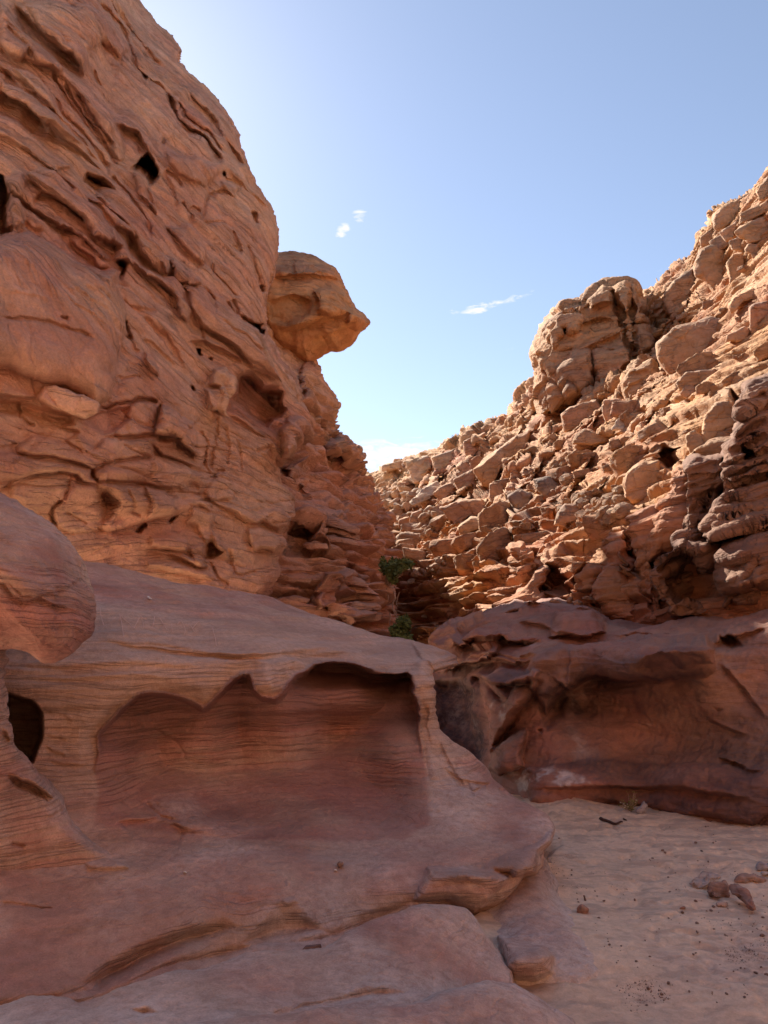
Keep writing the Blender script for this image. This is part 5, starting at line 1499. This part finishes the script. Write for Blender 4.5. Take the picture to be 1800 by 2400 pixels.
block('e 965,1530 1010,1430 1060,1388 1112,1460 1080,1522', 'pale greenish grey stone plate below the ochre boulder', .4, .7, tilt=(-.2, .9), red=-.2, var=.1, pale=.9)
block('i 560,1495 600,1460 660,1468 712,1520 640,1545', 'leftmost rounded stone in the row on the terrace edge', .8, 1, n=2.6, red=.4, Yc=12.6)
block('i 720,1505 760,1448 800,1458 790,1535', 'tall stone in the row on the terrace edge', .8, 1, n=2.6, red=.4, Yc=12.5)
block('i 790,1495 850,1468 902,1500 870,1535 800,1538', 'squat stone in the middle of the row on the terrace edge', .8, 1, n=2.6, red=.4, Yc=12.4)
block('i 885,1465 925,1428 990,1448 1035,1490 960,1485', 'arched stone at the right end of the row, above a dark hollow', .7, 1, n=2.6, red=.4, Yc=12.3)
block('i 900,572 960,540 1012,590 955,645', 'round boulder right of the knob with eye holes', .8, 1, n=2.8, red=.2)
block('i 1028,530 1080,518 1102,570 1040,602', 'small pale cube of rock on the rubble chute', .8, 1, red=.1, pale=.4)
block('i 1110,600 1180,548 1252,570 1185,645', 'sharp edged stone low on the rubble chute beside fluted rock', .8, 1, red=.25)
block('i 1050,702 1120,658 1192,690 1150,762 1080,752', 'dark stone plugging the bottom of the rubble chute', .8, 1, n=3, red=.4, var=.6)
block('i 1010,622 1092,588 1080,655 1030,672', 'slim leaning stone in the rubble chute', .7, 1, red=.2)
block('h 618,1222 690,1188 732,1240 775,1312 712,1325', 'leaning stone right of the broad tan boulder', .7, 1, red=.2)
block('h 655,1352 690,1320 738,1332 720,1356', 'small round sunlit stone right of the squarish orange boulder', .8, 1, n=2.4, red=.1, pale=.3)
block('h 288,912 370,868 442,880 440,942 370,978', 'flat brown block left of the upright slab', .7, 1, red=.4)
block('h 388,985 500,950 488,1062 400,1080', 'square brown block below the flat brown block', .7, 1, red=.45)
block('h 380,655 470,668 535,692 530,752 400,722', 'tilted brown block high in the far rubble', .6, 1, red=.35)
block('h 195,795 330,798 335,882 280,912', 'large brown block at the foot of the distant ridge', .6, 1, red=.35)
block('h 625,905 680,850 760,860 770,930 700,960', 'pale grey split boulder under the leaning slab', .7, 1, red=-.1, var=.4, pale=.5)
block('n 700,330 800,258 850,300 835,385 740,415', 'purplish block on the layered rocks right of the upper bush', .7, 1, red=.6, var=.4)
block('n 680,1305 755,1255 818,1272 800,1330 720,1335', 'pale pink stone lodged in layered rock right of the dry roots', .8, 1, n=2.6, red=.2, pale=.5)

# small rubble, two zones of the slope
rng = random.Random(5)
def rock_mesh(seed, sub=2):
    import bmesh
    bm = bmesh.new(); bmesh.ops.create_icosphere(bm, subdivisions=sub, radius=1)
    r = np.random.RandomState(seed); ns = r.normal(size=(13, 3)); ns /= np.linalg.norm(ns, axis=1)[:, None]; ds = r.uniform(.62, 1.0, 13)
    sc = np.array([1, r.uniform(.65, .95), r.uniform(.5, .8)])
    for v in bm.verts:
        d = np.array(v.co); k = ns @ d
        q = np.min(np.where(k > .05, ds / np.maximum(k, .05), 9))
        v.co = d * min(q, 1.15) * sc * (1 + .03 * math.sin(9 * d[0] + 7 * d[1] + seed))
    me = bpy.data.meshes.new('stone'); bm.to_mesh(me); bm.free()
    me.polygons.foreach_set('use_smooth', [False] * len(me.polygons))
    at = me.color_attributes.new('tint', 'FLOAT_COLOR', 'POINT')
    for c, v in zip(at.data, me.vertices): c.color = (r.uniform(.0, .7), r.uniform(0, .6), r.uniform(.1, .6), v.co.z)
    return me
def in_poly(x, y, p): return poly_sd(np.array([[x]]), np.array([[y]]), p)[0, 0] > 0
RUB = [rock_mesh(40 + i) for i in range(6)]
for me in RUB: me.materials.append(M_BLOCK)
for zone, cnt, smin, smax in (('h 300,900 480,840 800,850 800,1060 620,1180 480,1090 320,1090', 46, .16, .5), ('i 640,560 1000,430 1300,380 1270,660 1130,760 900,700', 62, .1, .3),
                             ('h 560,1420 760,1360 900,1330 820,1480 500,1600 440,1560', 34, .08, .22), ('h 130,760 520,720 700,640 720,820 480,860 300,860', 30, .2, .55), ('i 560,180 700,110 760,330 700,420', 20, .1, .25)):
    p = TR(zone); k = 0
    while k < cnt:
        x, y = rng.uniform(p[:, 0].min(), p[:, 0].max()), rng.uniform(p[:, 1].min(), p[:, 1].max())
        if not in_poly(x, y, p): continue
        k += 1
        q = surf('slope', SLOPE_P, x, y, 4)
        o = link('stone', RUB[rng.randrange(6)], [], label='small broken stone lying in the rubble of the sunlit slope', category='stone', group='broken stones on the sunlit slope')
        s = smin + (smax - smin) * rng.random() ** 2
        o.location = q + np.array([0, 0, .1 * s]); o.scale = (s, s, s * .9)
        o.rotation_euler = (rng.uniform(-.5, .5), rng.uniform(-.5, .5), rng.uniform(0, 6.3))

# the big traced blocks of the wall, each a part of the cliff
BIG = '''
f 590,1250 700,1160 830,1080 830,1150 880,1210 820,1300 870,1430 960,1470 820,1570 620,1600 550,1600 500,1460 510,1370
f 910,880 1010,830 1170,810 1190,980 1200,1100 1230,1230 1100,1400 1050,1380 1000,1250 850,1160 830,1080
f 1110,690 1320,560 1330,620 1280,680 1300,730 1200,790 1160,760
f 900,740 1000,670 1050,610 1090,700 1000,830 910,870
f 1340,480 1440,440 1659,330 1700,430 1560,500 1340,600
f 1280,680 1400,590 1659,500 1740,500 1740,720 1550,790 1440,800 1350,740
f 1200,1040 1280,920 1380,910 1400,1000 1380,1080 1350,1200 1240,1280 1220,1150
f 1220,780 1330,740 1420,810 1400,890 1250,880
f 1400,880 1440,810 1540,810 1600,980 1540,1090 1480,930 1420,900
f 1530,240 1580,160 1659,60 1720,330 1560,330
f 560,1800 600,1740 840,1690 1040,1620 1190,1640 1210,1730 1180,1896 g 1240,80 1120,150 990,230 1000,320 880,370 760,400 700,430 640,340 590,250 570,100
f 1210,1500 1260,1400 1400,1350 1659,1230 1720,1300 1450,1440 1330,1470 1250,1590
f 1450,1530 1510,1480 1659,1440 1720,1780 1480,1830 1460,1650
f 1200,1830 1400,1730 1450,1790 1440,1896 1190,1896
g 60,650 230,640 260,690 220,780 100,890 60,780
g 760,480 870,380 1000,370 1150,340 1170,430 1000,500 830,560 780,540
g 800,600 850,510 930,500 960,570 860,640
g 1040,820 1150,680 1290,660 1340,770 1350,900 1250,940 1050,1090 1020,960
g 860,1000 950,930 1020,1000 1040,1090 980,1180 900,1180 870,1080
g 240,1480 280,1350 430,1260 600,1240 610,1400 600,1520 470,1640 330,1659 260,1600
h 790,870 1000,790 1200,790 1290,930 1080,960 950,1060 880,990
h 730,730 840,640 910,620 940,700 860,790 800,820
h 910,600 1030,540 1110,490 1130,560 1160,740 1010,760
h 700,380 990,290 1030,420 820,620 720,450
h 230,460 410,410 420,490 230,520
h 430,420 680,370 720,450 780,600 540,640 490,500
h 1020,220 1240,140 1180,290 1060,430 1020,320
h 1110,500 1330,330 1540,170 1659,130 1659,370 1380,500 1350,570 1280,690 1200,650
h 960,1060 1100,960 1280,970 1180,1080 980,1140
h 1270,640 1390,600 1420,720 1320,860 1270,760
f 1040,540 1060,480 1180,380 1370,300 1520,230 1510,330 1340,450 1330,550 1100,670 1060,640
'''.strip().splitlines()
BIGP = [TR(b_) for b_ in BIG]
rb_ = random.Random(77)
for b_ in BIG:
    block(b_, None, .75, 1.4, n=7.0, tilt=(-.35 + rb_.gauss(0, .12), .12 + rb_.gauss(0, .1)), red=rb_.uniform(.05, .4), var=rb_.uniform(.15, .5), pale=.2, name='rock_block', parent=slope_obj, dy=-.15)

# bedded blocks standing out of the slope, each a part of the cliff
def block_mesh(seed):
    import bmesh
    bm = bmesh.new(); bmesh.ops.create_icosphere(bm, subdivisions=4, radius=1)
    r = np.random.RandomState(seed)
    ax = np.array([[1, 0, 0], [-1, 0, 0], [0, 1, 0], [0, -1, 0], [0, 0, 1], [0, 0, -1]], float) + r.normal(size=(6, 3)) * .13
    ex = r.normal(size=(5, 3)); ns = np.vstack([ax, ex]); ns /= np.linalg.norm(ns, axis=1)[:, None]
    h = r.uniform(.42, .75)
    ds = np.concatenate([[1, r.uniform(.8, 1), r.uniform(.7, 1), r.uniform(.7, 1), h, h], r.uniform(.75, 1.05, 5)])
    D = np.array([v.co[:] for v in bm.verts]); k = D @ ns.T
    q = np.where(k > .03, ds / np.maximum(k, .03), 9)
    q = -np.log(np.exp(-q * 45).sum(1)) / 45                # slightly worn edges
    V = D * np.minimum(q, 1.5)[:, None]
    V = V * (1 + .035 * fbm(V + seed, .5, 3, 501, .6))[:, None]
    V[:, :2] *= (1 + .03 * np.tanh(3 * nz(V + seed, (2, 2, .16), 502)))[:, None]      # bedding
    for v, c in zip(bm.verts, V): v.co = c
    me = bpy.data.meshes.new('rock_block'); bm.to_mesh(me); bm.free()
    me.polygons.foreach_set('use_smooth', [True] * len(me.polygons))
    at = me.color_attributes.new('tint', 'FLOAT_COLOR', 'POINT')
    T = np.zeros((len(V), 4), np.float32); T[:, 0] = r.uniform(0, .6) + .3 * fbm(V + seed, .8, 3, 503); T[:, 1] = np.clip(r.uniform(0, .45) + .6 * fbm(V + seed, .5, 3, 504), 0, 1); T[:, 2] = r.uniform(.1, .4); T[:, 3] = V[:, 2]
    at.data.foreach_set('color', T.ravel())
    me.materials.append(M_BLOCK)
    return me
BLK = [block_mesh(700 + i) for i in range(10)]
zone = TR('z 880,1130 1000,1075 1100,1025 1190,985 1230,1030 1400,1030 1480,960 1500,830 1470,760 1560,690 1650,590 1700,500 1810,430 1810,860 1720,930 1640,1030 1540,1090 1500,1180 1400,1250 1300,1240 1180,1320 1000,1350 930,1290')
pts = []; tries = 0
while len(pts) < 70 and tries < 6000:
    tries += 1
    x, y = rng.uniform(zone[:, 0].min(), zone[:, 0].max()), rng.uniform(zone[:, 1].min(), zone[:, 1].max())
    if not in_poly(x, y, zone) or any(in_poly(x, y, b_) for b_ in BIGP): continue
    r = 8 + 32 * rng.random() ** 1.8
    if any(math.hypot(x - a, (y - b) * 1.25) < .62 * (r + c) for a, b, c in pts): continue
    pts.append((x, y, r))
for x, y, r in pts:
    q = surf('slope', SLOPE_P, x, y, 4)
    d = q - np.array([0, 0, EYE]); s = r * q[1] / F * 1.15
    o = link('rock_block', BLK[rng.randrange(10)], [], parent=slope_obj)
    o.location = q + d / np.linalg.norm(d) * s * .55
    o.scale = (s * rng.uniform(.9, 1.35), s * rng.uniform(.9, 1.2), s * rng.uniform(.8, 1.25))
    o.rotation_euler = (rng.gauss(0, .07), -.16 + rng.gauss(0, .07), rng.gauss(.3, .22))

# ledge plates of the layered cliff, one by one, and loose pieces of the left cliff
for path in ('x 175,1572 300,1508 400,1518 490,1560 572,1602 560,1624 460,1592 330,1566 250,1584 200,1612', 'x 250,1574 330,1562 450,1592 572,1642 572,1668 440,1632 300,1602', 'x 310,1644 420,1630 560,1672 572,1694 420,1672 330,1668',
             'x 250,1684 330,1660 392,1680 402,1712 300,1714', 'x 318,1884 380,1850 500,1848 604,1890 624,1922 470,1902 400,1912 330,1922', 'x 330,1924 470,1902 624,1922 676,1962 480,1948 400,1962', 'x 390,1968 480,1947 676,1966 692,1992 520,1994 420,2012',
             'x 318,2064 420,2020 560,2000 692,2020 692,2048 540,2054 400,2082 330,2098', 'x 400,2114 540,2060 704,2060 692,2104 560,2114 430,2144', 'x 300,1978 360,1960 392,2010 372,2042 310,2042', 'x 320,2098 380,2086 402,2132 340,2114',
             'x 90,1990 200,1965 300,1985 290,2010 180,2000 100,2015', 'x 110,1880 220,1855 315,1870 300,1900 200,1890'):
    c = TR(path).mean(0)
    block(path, None, .45, .8, n=3, red=.55, var=.5, name='ledge_plate', parent=mid_cliff, mat=M_CLIFF, Yc=float(mid_depth(*c)) - .22, s=.22)
for path, nm, fr, red in (('k 425,238 520,212 680,268 760,298 955,402 955,496 820,545 560,420 430,300', 'rock_flake', .28, .3), ('l 578,60 700,48 712,95 792,130 782,250 722,335 640,228 558,190', 'wedged_stone', .7, .4),
                          ('l 528,232 700,225 722,350 705,495 620,432 538,426', 'wedged_stone', .7, .4)):
    c = TR(path).mean(0)
    block(path, None, fr, .7, n=3.2, red=red, var=.2, name=nm, parent=left_cliff, mat=M_CLIFF, Yc=float(left_depth(*c)) - (.36 if nm == 'rock_flake' else .15), s=.2)

# ---------------------------------------------------------------- bushes and roots in the gully
def tube(pts, r0, r1, k=6):
    pts = np.array(pts, float); n = len(pts); V = []
    for i in range(n):
        d = pts[min(i + 1, n - 1)] - pts[max(i - 1, 0)]; d /= np.linalg.norm(d) + 1e-9
        a = np.cross(d, [.3, .9, .2]); a /= np.linalg.norm(a); b = np.cross(d, a); r = r0 + (r1 - r0) * i / (n - 1)
        V += [pts[i] + r * (math.cos(t) * a + math.sin(t) * b) for t in np.linspace(0, 2 * math.pi, k, endpoint=False)]
    Qs = [[i * k + j, i * k + (j + 1) % k, (i + 1) * k + (j + 1) % k, (i + 1) * k + j] for i in range(n - 1) for j in range(k)]
    return np.array(V), np.array(Qs)
def join(parts):
    V, Q, o = [], [], 0
    for v, q in parts:
        V.append(v); Q.append(q + o); o += len(v)
    return np.vstack(V), np.vstack(Q)
def wig(a, b, n, amp, r):
    a, b = np.array(a, float), np.array(b, float)
    t = np.linspace(0, 1, n)[:, None]
    return a + (b - a) * t + np.array([[r.uniform(-amp, amp) for _ in range(3)] for _ in range(n)]) * np.sin(t * math.pi)
def bush(zones, Y, root_px, label, cnt, leaf, seed):
    r = random.Random(seed)
    base = W(*root_px, Y + .1)
    o = bpy.data.objects.new('shrub', None); SC.collection.objects.link(o); o.location = base
    o['label'] = label; o['category'] = 'shrub'; o['group'] = 'green bushes in the gully'
    stems, leaves = [], []
    for path, share in zones:
        p = TR(path); made = 0; c = p.mean(0)
        hubs = []
        while len(hubs) < max(4, int(16 * share)):
            x, y = r.uniform(p[:, 0].min(), p[:, 0].max()), r.uniform(p[:, 1].min(), p[:, 1].max())
            if in_poly(x, y, p): hubs.append(W(x, y, Y + r.uniform(-.22, .22)))
        for h in hubs:
            stems.append(tube(wig(base, h, 6, .06, r) - base, .012, .004))
        while made < cnt * share:
            h = hubs[r.randrange(len(hubs))]
            q = h + np.array([r.gauss(0, .075), r.gauss(0, .09), r.gauss(0, .07)])
            u, v = pix(q[None])
            if not in_poly(u[0], v[0], p): continue
            made += 1
            d = np.array([r.gauss(0, 1), r.gauss(0, 1), r.gauss(0, .7)]); d /= np.linalg.norm(d)
            w = np.cross(d, [r.gauss(0, 1), r.gauss(0, 1), r.gauss(0, 1)]); w /= np.linalg.norm(w)
            L = leaf * r.uniform(.6, 1.3); q = q - base
            leaves.append((np.array([q, q + d * L * .5 + w * L * .22, q + d * L, q + d * L * .5 - w * L * .22]), np.array([[0, 1, 2, 3]])))
    link('stem', mesh_from('stem', *join(stems)), M_WOOD, parent=o)
    link('foliage', mesh_from('foliage', *join(leaves), smooth=False), M_LEAF, parent=o, kind='stuff')
    return o
bush([('E 290,260 360,240 390,400 500,380 530,290 620,300 650,420 720,500 740,600 620,590 560,590 470,620 340,570 300,420', .6), ('E 600,330 760,300 900,310 1000,400 960,440 760,470 660,440', .25), ('E 480,660 640,650 620,770 540,790', .15)],
     15.2, (905, 1372), 'upper green bush clinging to the gully wall between the two cliffs', 2600, .085, 3)
bush([('E 700,1560 840,1480 880,1540 900,1700 880,1780 720,1660 640,1700', .4), ('E 500,1780 640,1700 860,1780 880,1860 960,1940 960,1990 780,2000 560,1960 510,1860', .6)],
     14.6, (925, 1500), 'lower green bush just above the rock shelf at the gully mouth', 2400, .08, 4)
rt = random.Random(9)
rb = W(912, 1385, 15.3)
ro = bpy.data.objects.new('dry_branch', None); SC.collection.objects.link(ro); ro.location = rb
ro['label'] = 'bare pale roots dangling between the two green bushes'; ro['category'] = 'root'
for path, r0 in (('E 590,980 600,1060 615,1120 565,1200 550,1340 590,1440 640,1520 700,1530', .022), ('E 550,1340 600,1390 650,1470', .012), ('E 700,990 660,1120 632,1250', .010), ('E 632,1250 740,1246 850,1240', .009), ('E 425,900 430,1000 465,1100 455,1180', .014),
                 ('E 490,1440 510,1520 490,1640 500,1800', .013), ('E 400,630 450,670 470,720 440,820 500,850', .016), ('E 632,1250 670,1300', .008), ('E 640,690 740,640', .009)):
    pts = np.array([W(x, y, 15.2 + rt.uniform(-.06, .06)) for x, y in TR(path)]) - rb
    link('root', mesh_from('root', *tube(pts, r0, r0 * .5)), M_WOOD, parent=ro)

# ---------------------------------------------------------------- things on the sand
def sand_blob(path, label, mat, name='stone', cat='stone', front=.6, n=2.6, tilt=(0, 0), sink=.1, red=.3, var=.1, pale=.2, s=.05, dY=0.):
    p = TR(path); c = p.mean(0)
    base = ground_at(c[0], p[:, 1].max() - sink * (p[:, 1].max() - p[:, 1].min()))
    k = np.hypot(*(p - c).T).mean() * base[1] / F
    Yc = base[1] + front * k + dY
    P, Q, T = blob(p, Yc, front * k, front * k, n=n, tilt=tilt, step=1.6, disp=lambda P, px, py: s * (.5 * fbm(P, .12, 3, 401) + facets(P, .10, 17, .05, .2, .03)),
                   tintf=lambda P, px, py, H: np.stack([red + .5 * fbm(P, .1, 3, 402), np.clip(var + fbm(P, .08, 3, 403), 0, 1), pale + .3 * fbm(P, .07, 3, 404)], -1))
    return link(name, mesh_from(name, P, Q, T), mat, label=label, category=cat)
sand_blob('B 1040,470 1110,380 1165,260 1190,248 1215,290 1275,330 1285,370 1235,420 1210,500 1090,560 1060,540', 'pale grey angular stone leaning on the dark wall beside the little plant', M_GREY, pale=.3)
sand_blob('w 724,575 760,568 786,582 785,600 748,609 727,605', 'reddish brown brick shaped stone lying alone on the sand', M_STONE, red=.9, var=.1, n=4)
sand_blob('w 756,512 772,510 781,545 762,546', 'thin upright purplish chip behind the reddish brick shaped stone', M_STONE, var=.9, red=.6, front=.3)
sand_blob('w 568,335 600,320 610,360 572,362', 'grey stone tucked against the tip of the rock shelf', M_GREY)
sand_blob('D 600,690 650,600 760,520 830,480 890,490 935,560 950,650 1000,770 900,790 740,800 650,740', 'brownish rock fin half buried in the sand with a dark sloping groove', M_STONE, name='rock', cat='rock', tilt=(0, .9), red=.4, n=3, front=.5, s=.1, pale=.3)
sand_blob('D 260,520 330,430 500,350 700,350 810,410 800,450 640,520 520,610 430,630 300,600', 'smooth tan rock hump left of the brownish fin', M_STONE, name='rock', cat='rock', tilt=(0, 1.6), red=-.3, pale=.9, front=.5, s=.08)
sand_blob('D 940,590 1050,570 1160,600 1245,650 1330,800 1420,1000 1300,900 1180,730 1000,715', 'flat reddish rock rib running down through the sand', M_STONE, name='rock', cat='rock', tilt=(0, 1.8), red=.8, front=.4, s=.06)
sand_blob('D 740,870 850,840 970,860 980,940 860,955 750,940', 'low flat tan stone in front of the brownish fin', M_STONE, red=.2, pale=.5, tilt=(0, .8))
sand_blob('D 1085,430 1140,370 1280,345 1440,360 1490,410 1590,460 1585,520 1500,535 1380,515 1230,535 1100,500', 'long pinkish stone with a notch, flat on the sand', M_STONE, red=.5, pale=.4, tilt=(0, .5))
sand_blob('D 1418,240 1450,190 1540,170 1700,180 1800,220 1800,300 1680,310 1500,338 1430,300', 'olive grey rounded stone at the right edge', M_GREY, tilt=(0, .4), var=.4)
sand_blob('D 1515,350 1560,330 1750,330 1800,380 1760,420 1650,400 1530,390', 'small pale stone under the olive grey rounded stone', M_GREY, pale=.8, var=0)
sand_blob('D 80,990 110,950 190,945 205,975 150,1000', 'small mauve stone left of the rock ribs', M_STONE, red=.7, var=.6)
sand_blob('u 1308,372 1320,362 1335,366 1335,380 1318,387', 'small brown cube of stone on the alcove floor', M_STONE, red=.6, dY=-.75) if False else None
def on_shelf(path, label, mat, k=.6, name='stone', cat='stone', **kw):
    p = TR(path); c = p.mean(0); q = surf('shelf', SHELF_P, c[0], p[:, 1].max() - 1)
    r = np.hypot(*(p - c).T).mean() * q[1] / F
    P, Q, T = blob(p, q[1] + .02, k * r + .02, k * r + .02, n=2.8, step=1.2, disp=lambda P, px, py: .05 * r * fbm(P, .04, 2, 405), tintf=block_tint(**kw))
    return link(name, mesh_from(name, P, Q, T), mat, label=label, category=cat)
on_shelf('u 1308,374 1318,362 1335,365 1336,380 1318,388', 'small brown stone cube lying on the alcove floor', M_STONE, red=.6)
on_shelf('u 1168,712 1190,690 1248,684 1250,700 1200,720', 'dark purplish stone jammed in the crack behind the front ledge', M_STONE, red=.6, var=1.0)
on_shelf('u 712,402 722,400 728,408 716,410', 'tiny white chip on the middle of the rock floor', M_WHITE, name='chip', cat='chip')
on_shelf('u 1298,394 1308,392 1312,400 1300,402', 'tiny white chip in front of the stone cube', M_WHITE, name='chip', cat='chip')
on_shelf('A 748,140 770,138 800,165 815,182 790,180 762,165', 'crumpled white paper scrap on top of the rock shelf', M_WHITE, name='paper_scrap', cat='litter')

# driftwood
c0 = ground_at(1430, 1932)
pts = []
for x, y in TR('B 255,660 300,685 380,705 460,735 530,768 590,775 640,755 690,725 735,730'):
    q = ground_at(x, y); pts.append(q + [0, 0, .012])
V, Q = tube(np.array(pts) - c0, .016, .006)
d_ = link('driftwood', mesh_from('driftwood', V, Q), M_DARKWOOD, label='thin dark curved stick lying on the sand near the wall', category='stick'); d_.location = c0
c1 = ground_at(1465, 1922)
V, Q = tube(np.array([ground_at(*q) + [0, 0, .008] for q in TR('B 748,655 780,672 818,685')]) - c1, .008, .005)
d_ = link('driftwood', mesh_from('driftwood', V, Q), M_DARKWOOD, label='short dark twig beside the right tip of the curved stick', category='stick'); d_.location = c1

# little plant
pb = ground_at(1478, 1902)
po = bpy.data.objects.new('plant', None); SC.collection.objects.link(po); po.location = pb
po['label'] = 'small olive green plant with white buds beside the grey stone'; po['category'] = 'plant'
rp = random.Random(12); st, lv, fl = [], [], []
for i in range(34):
    side = rp.random()
    tip = np.array([rp.uniform(-.11, .05) if side < .6 else rp.uniform(-.02, .07), rp.uniform(-.05, .04), rp.uniform(.04, .10) if side < .6 else rp.uniform(.08, .17)])
    pth = wig([0, 0, 0], tip, 5, .012, rp); st.append(tube(pth, .0022, .001, 4))
    for k in range(10):
        q = pth[rp.randrange(1, 5)] + np.array([rp.gauss(0, .009), rp.gauss(0, .009), rp.gauss(0, .008)])
        d = np.array([rp.gauss(0, 1), rp.gauss(0, 1), rp.gauss(.3, .6)]); d /= np.linalg.norm(d); w = np.cross(d, [rp.gauss(0, 1), 1, .2]); w /= np.linalg.norm(w)
        L = rp.uniform(.010, .02)
        lv.append((np.array([q, q + d * L * .5 + w * L * .25, q + d * L, q + d * L * .5 - w * L * .25]), np.array([[0, 1, 2, 3]])))
link('stem', mesh_from('stem', *join(st)), M_WOOD, parent=po)
link('foliage', mesh_from('foliage', *join(lv), smooth=False), M_LEAF2, parent=po, kind='stuff')
BUD = rock_mesh(90, 1); BUD.materials.append(M_WHITE)
for x, y in TR('B 683,286 752,315 788,355 775,395 1022,232 1006,278 1012,388 885,480 830,320'):
    o = link('bud', BUD, [], parent=po); q = W(x, y, pb[1] - .03) - pb; o.location = q; o.scale = (.006,) * 3

# pebbles scattered on the sand
PEB = [rock_mesh(60 + i) for i in range(5)]
for me in PEB: me.materials.append(M_STONE)
k = 0
pz = TR('w 640,130 1300,140 1659,330 1659,1000 1200,1141 900,1000 800,760 640,420')
while k < 150:
    x, y = rng.uniform(1300, 1800), rng.uniform(1905, 2390)
    if not in_poly(x, y, pz): continue
    k += 1
    q = ground_at(x, y); s = .004 + .011 * rng.random() ** 3
    o = link('pebble', PEB[rng.randrange(5)], [], label='tiny dark pebble scattered on the sandy canyon floor', category='pebble', group='pebbles on the sand')
    o.location = q + np.array([0, 0, s * .2]); o.scale = (s, s, s * .8); o.rotation_euler = (rng.uniform(-.4, .4), rng.uniform(-.4, .4), rng.uniform(0, 6.3))

# scratched letters on the shelf
rib = []
for path in ('A 90,345 200,338 360,335', 'A 180,280 182,340 190,390 225,490', 'A 415,360 440,450 455,560 465,640', 'A 420,360 480,430 540,470 590,530', 'A 590,530 630,450 665,390 700,450 712,520', 'A 665,392 740,422', 'A 840,390 830,460 815,530', 'A 780,482 900,474 1010,482',
             'A 910,410 950,480 990,552', 'A 1045,470 1050,520 1060,570', 'A 1120,480 1165,432 1200,500 1215,545 1205,605', 'A 1285,500 1325,572', 'A 1300,535 1345,480 1380,440 1425,500', 'A 1545,530 1580,650 1592,740'):
    p = TR(path); d = np.concatenate([[0], np.cumsum(np.hypot(*np.diff(p, axis=0).T))]); m = max(3, int(d[-1] / 2.5)); tt = np.linspace(0, d[-1], m)
    pp = np.stack([np.interp(tt, d, p[:, 0]), np.interp(tt, d, p[:, 1])], -1)
    q = np.array([surf('shelf', SHELF_P, x, y, 3) for x, y in pp])
    q = np.stack([*(W(pp[:, 0], pp[:, 1], q[:, 1] - .014).T)], -1)
    sm = q.copy(); sm[1:-1] = (q[:-2] + q[1:-1] + q[2:]) / 3
    rib.append(tube(sm, .0035, .0025, 4))
link('scratched_letters', mesh_from('scratched_letters', *join(rib)), M_SCRATCH, parent=shelf_obj, label='faint letters scratched into the shelf')

# fine gravel lying in dark patches on the sand
rg = np.random.RandomState(31); tet = []
F4 = np.array([[0, 1, 2], [0, 2, 3], [0, 3, 1], [1, 3, 2]])
zones = [TR('w 570,290 760,330 1000,420 1000,520 760,520 640,470'), TR('w 1290,340 1659,400 1659,760 1500,720 1350,640 1200,540'), TR('w 860,860 1100,900 1240,1060 1000,1100'), TR('w 1400,700 1659,760 1659,900 1480,860')]
cnt = 0
while cnt < 700:
    z_ = zones[rg.randint(4)]
    x, y = rg.uniform(z_[:, 0].min(), z_[:, 0].max()), rg.uniform(z_[:, 1].min(), z_[:, 1].max())
    if not in_poly(x, y, z_): continue
    q = ground_at(x, y)
    if perlin(q[0] * 4, q[1] * 6, 3.3) < -.05: continue
    cnt += 1
    s = .0025 + .004 * rg.rand() ** 3
    v = np.array([[1, 0, -.3], [-.5, .9, -.3], [-.5, -.9, -.3], [.1, .1, .8]]) * s * rg.uniform(.6, 1.3, (4, 3))
    tet.append((v + q, F4))
V, Q = join(tet)
link('gravel', mesh_from('gravel', V, Q, np.tile(np.array([.3, .35, .3]), (len(V), 1)), smooth=False), M_STONE, kind='stuff')
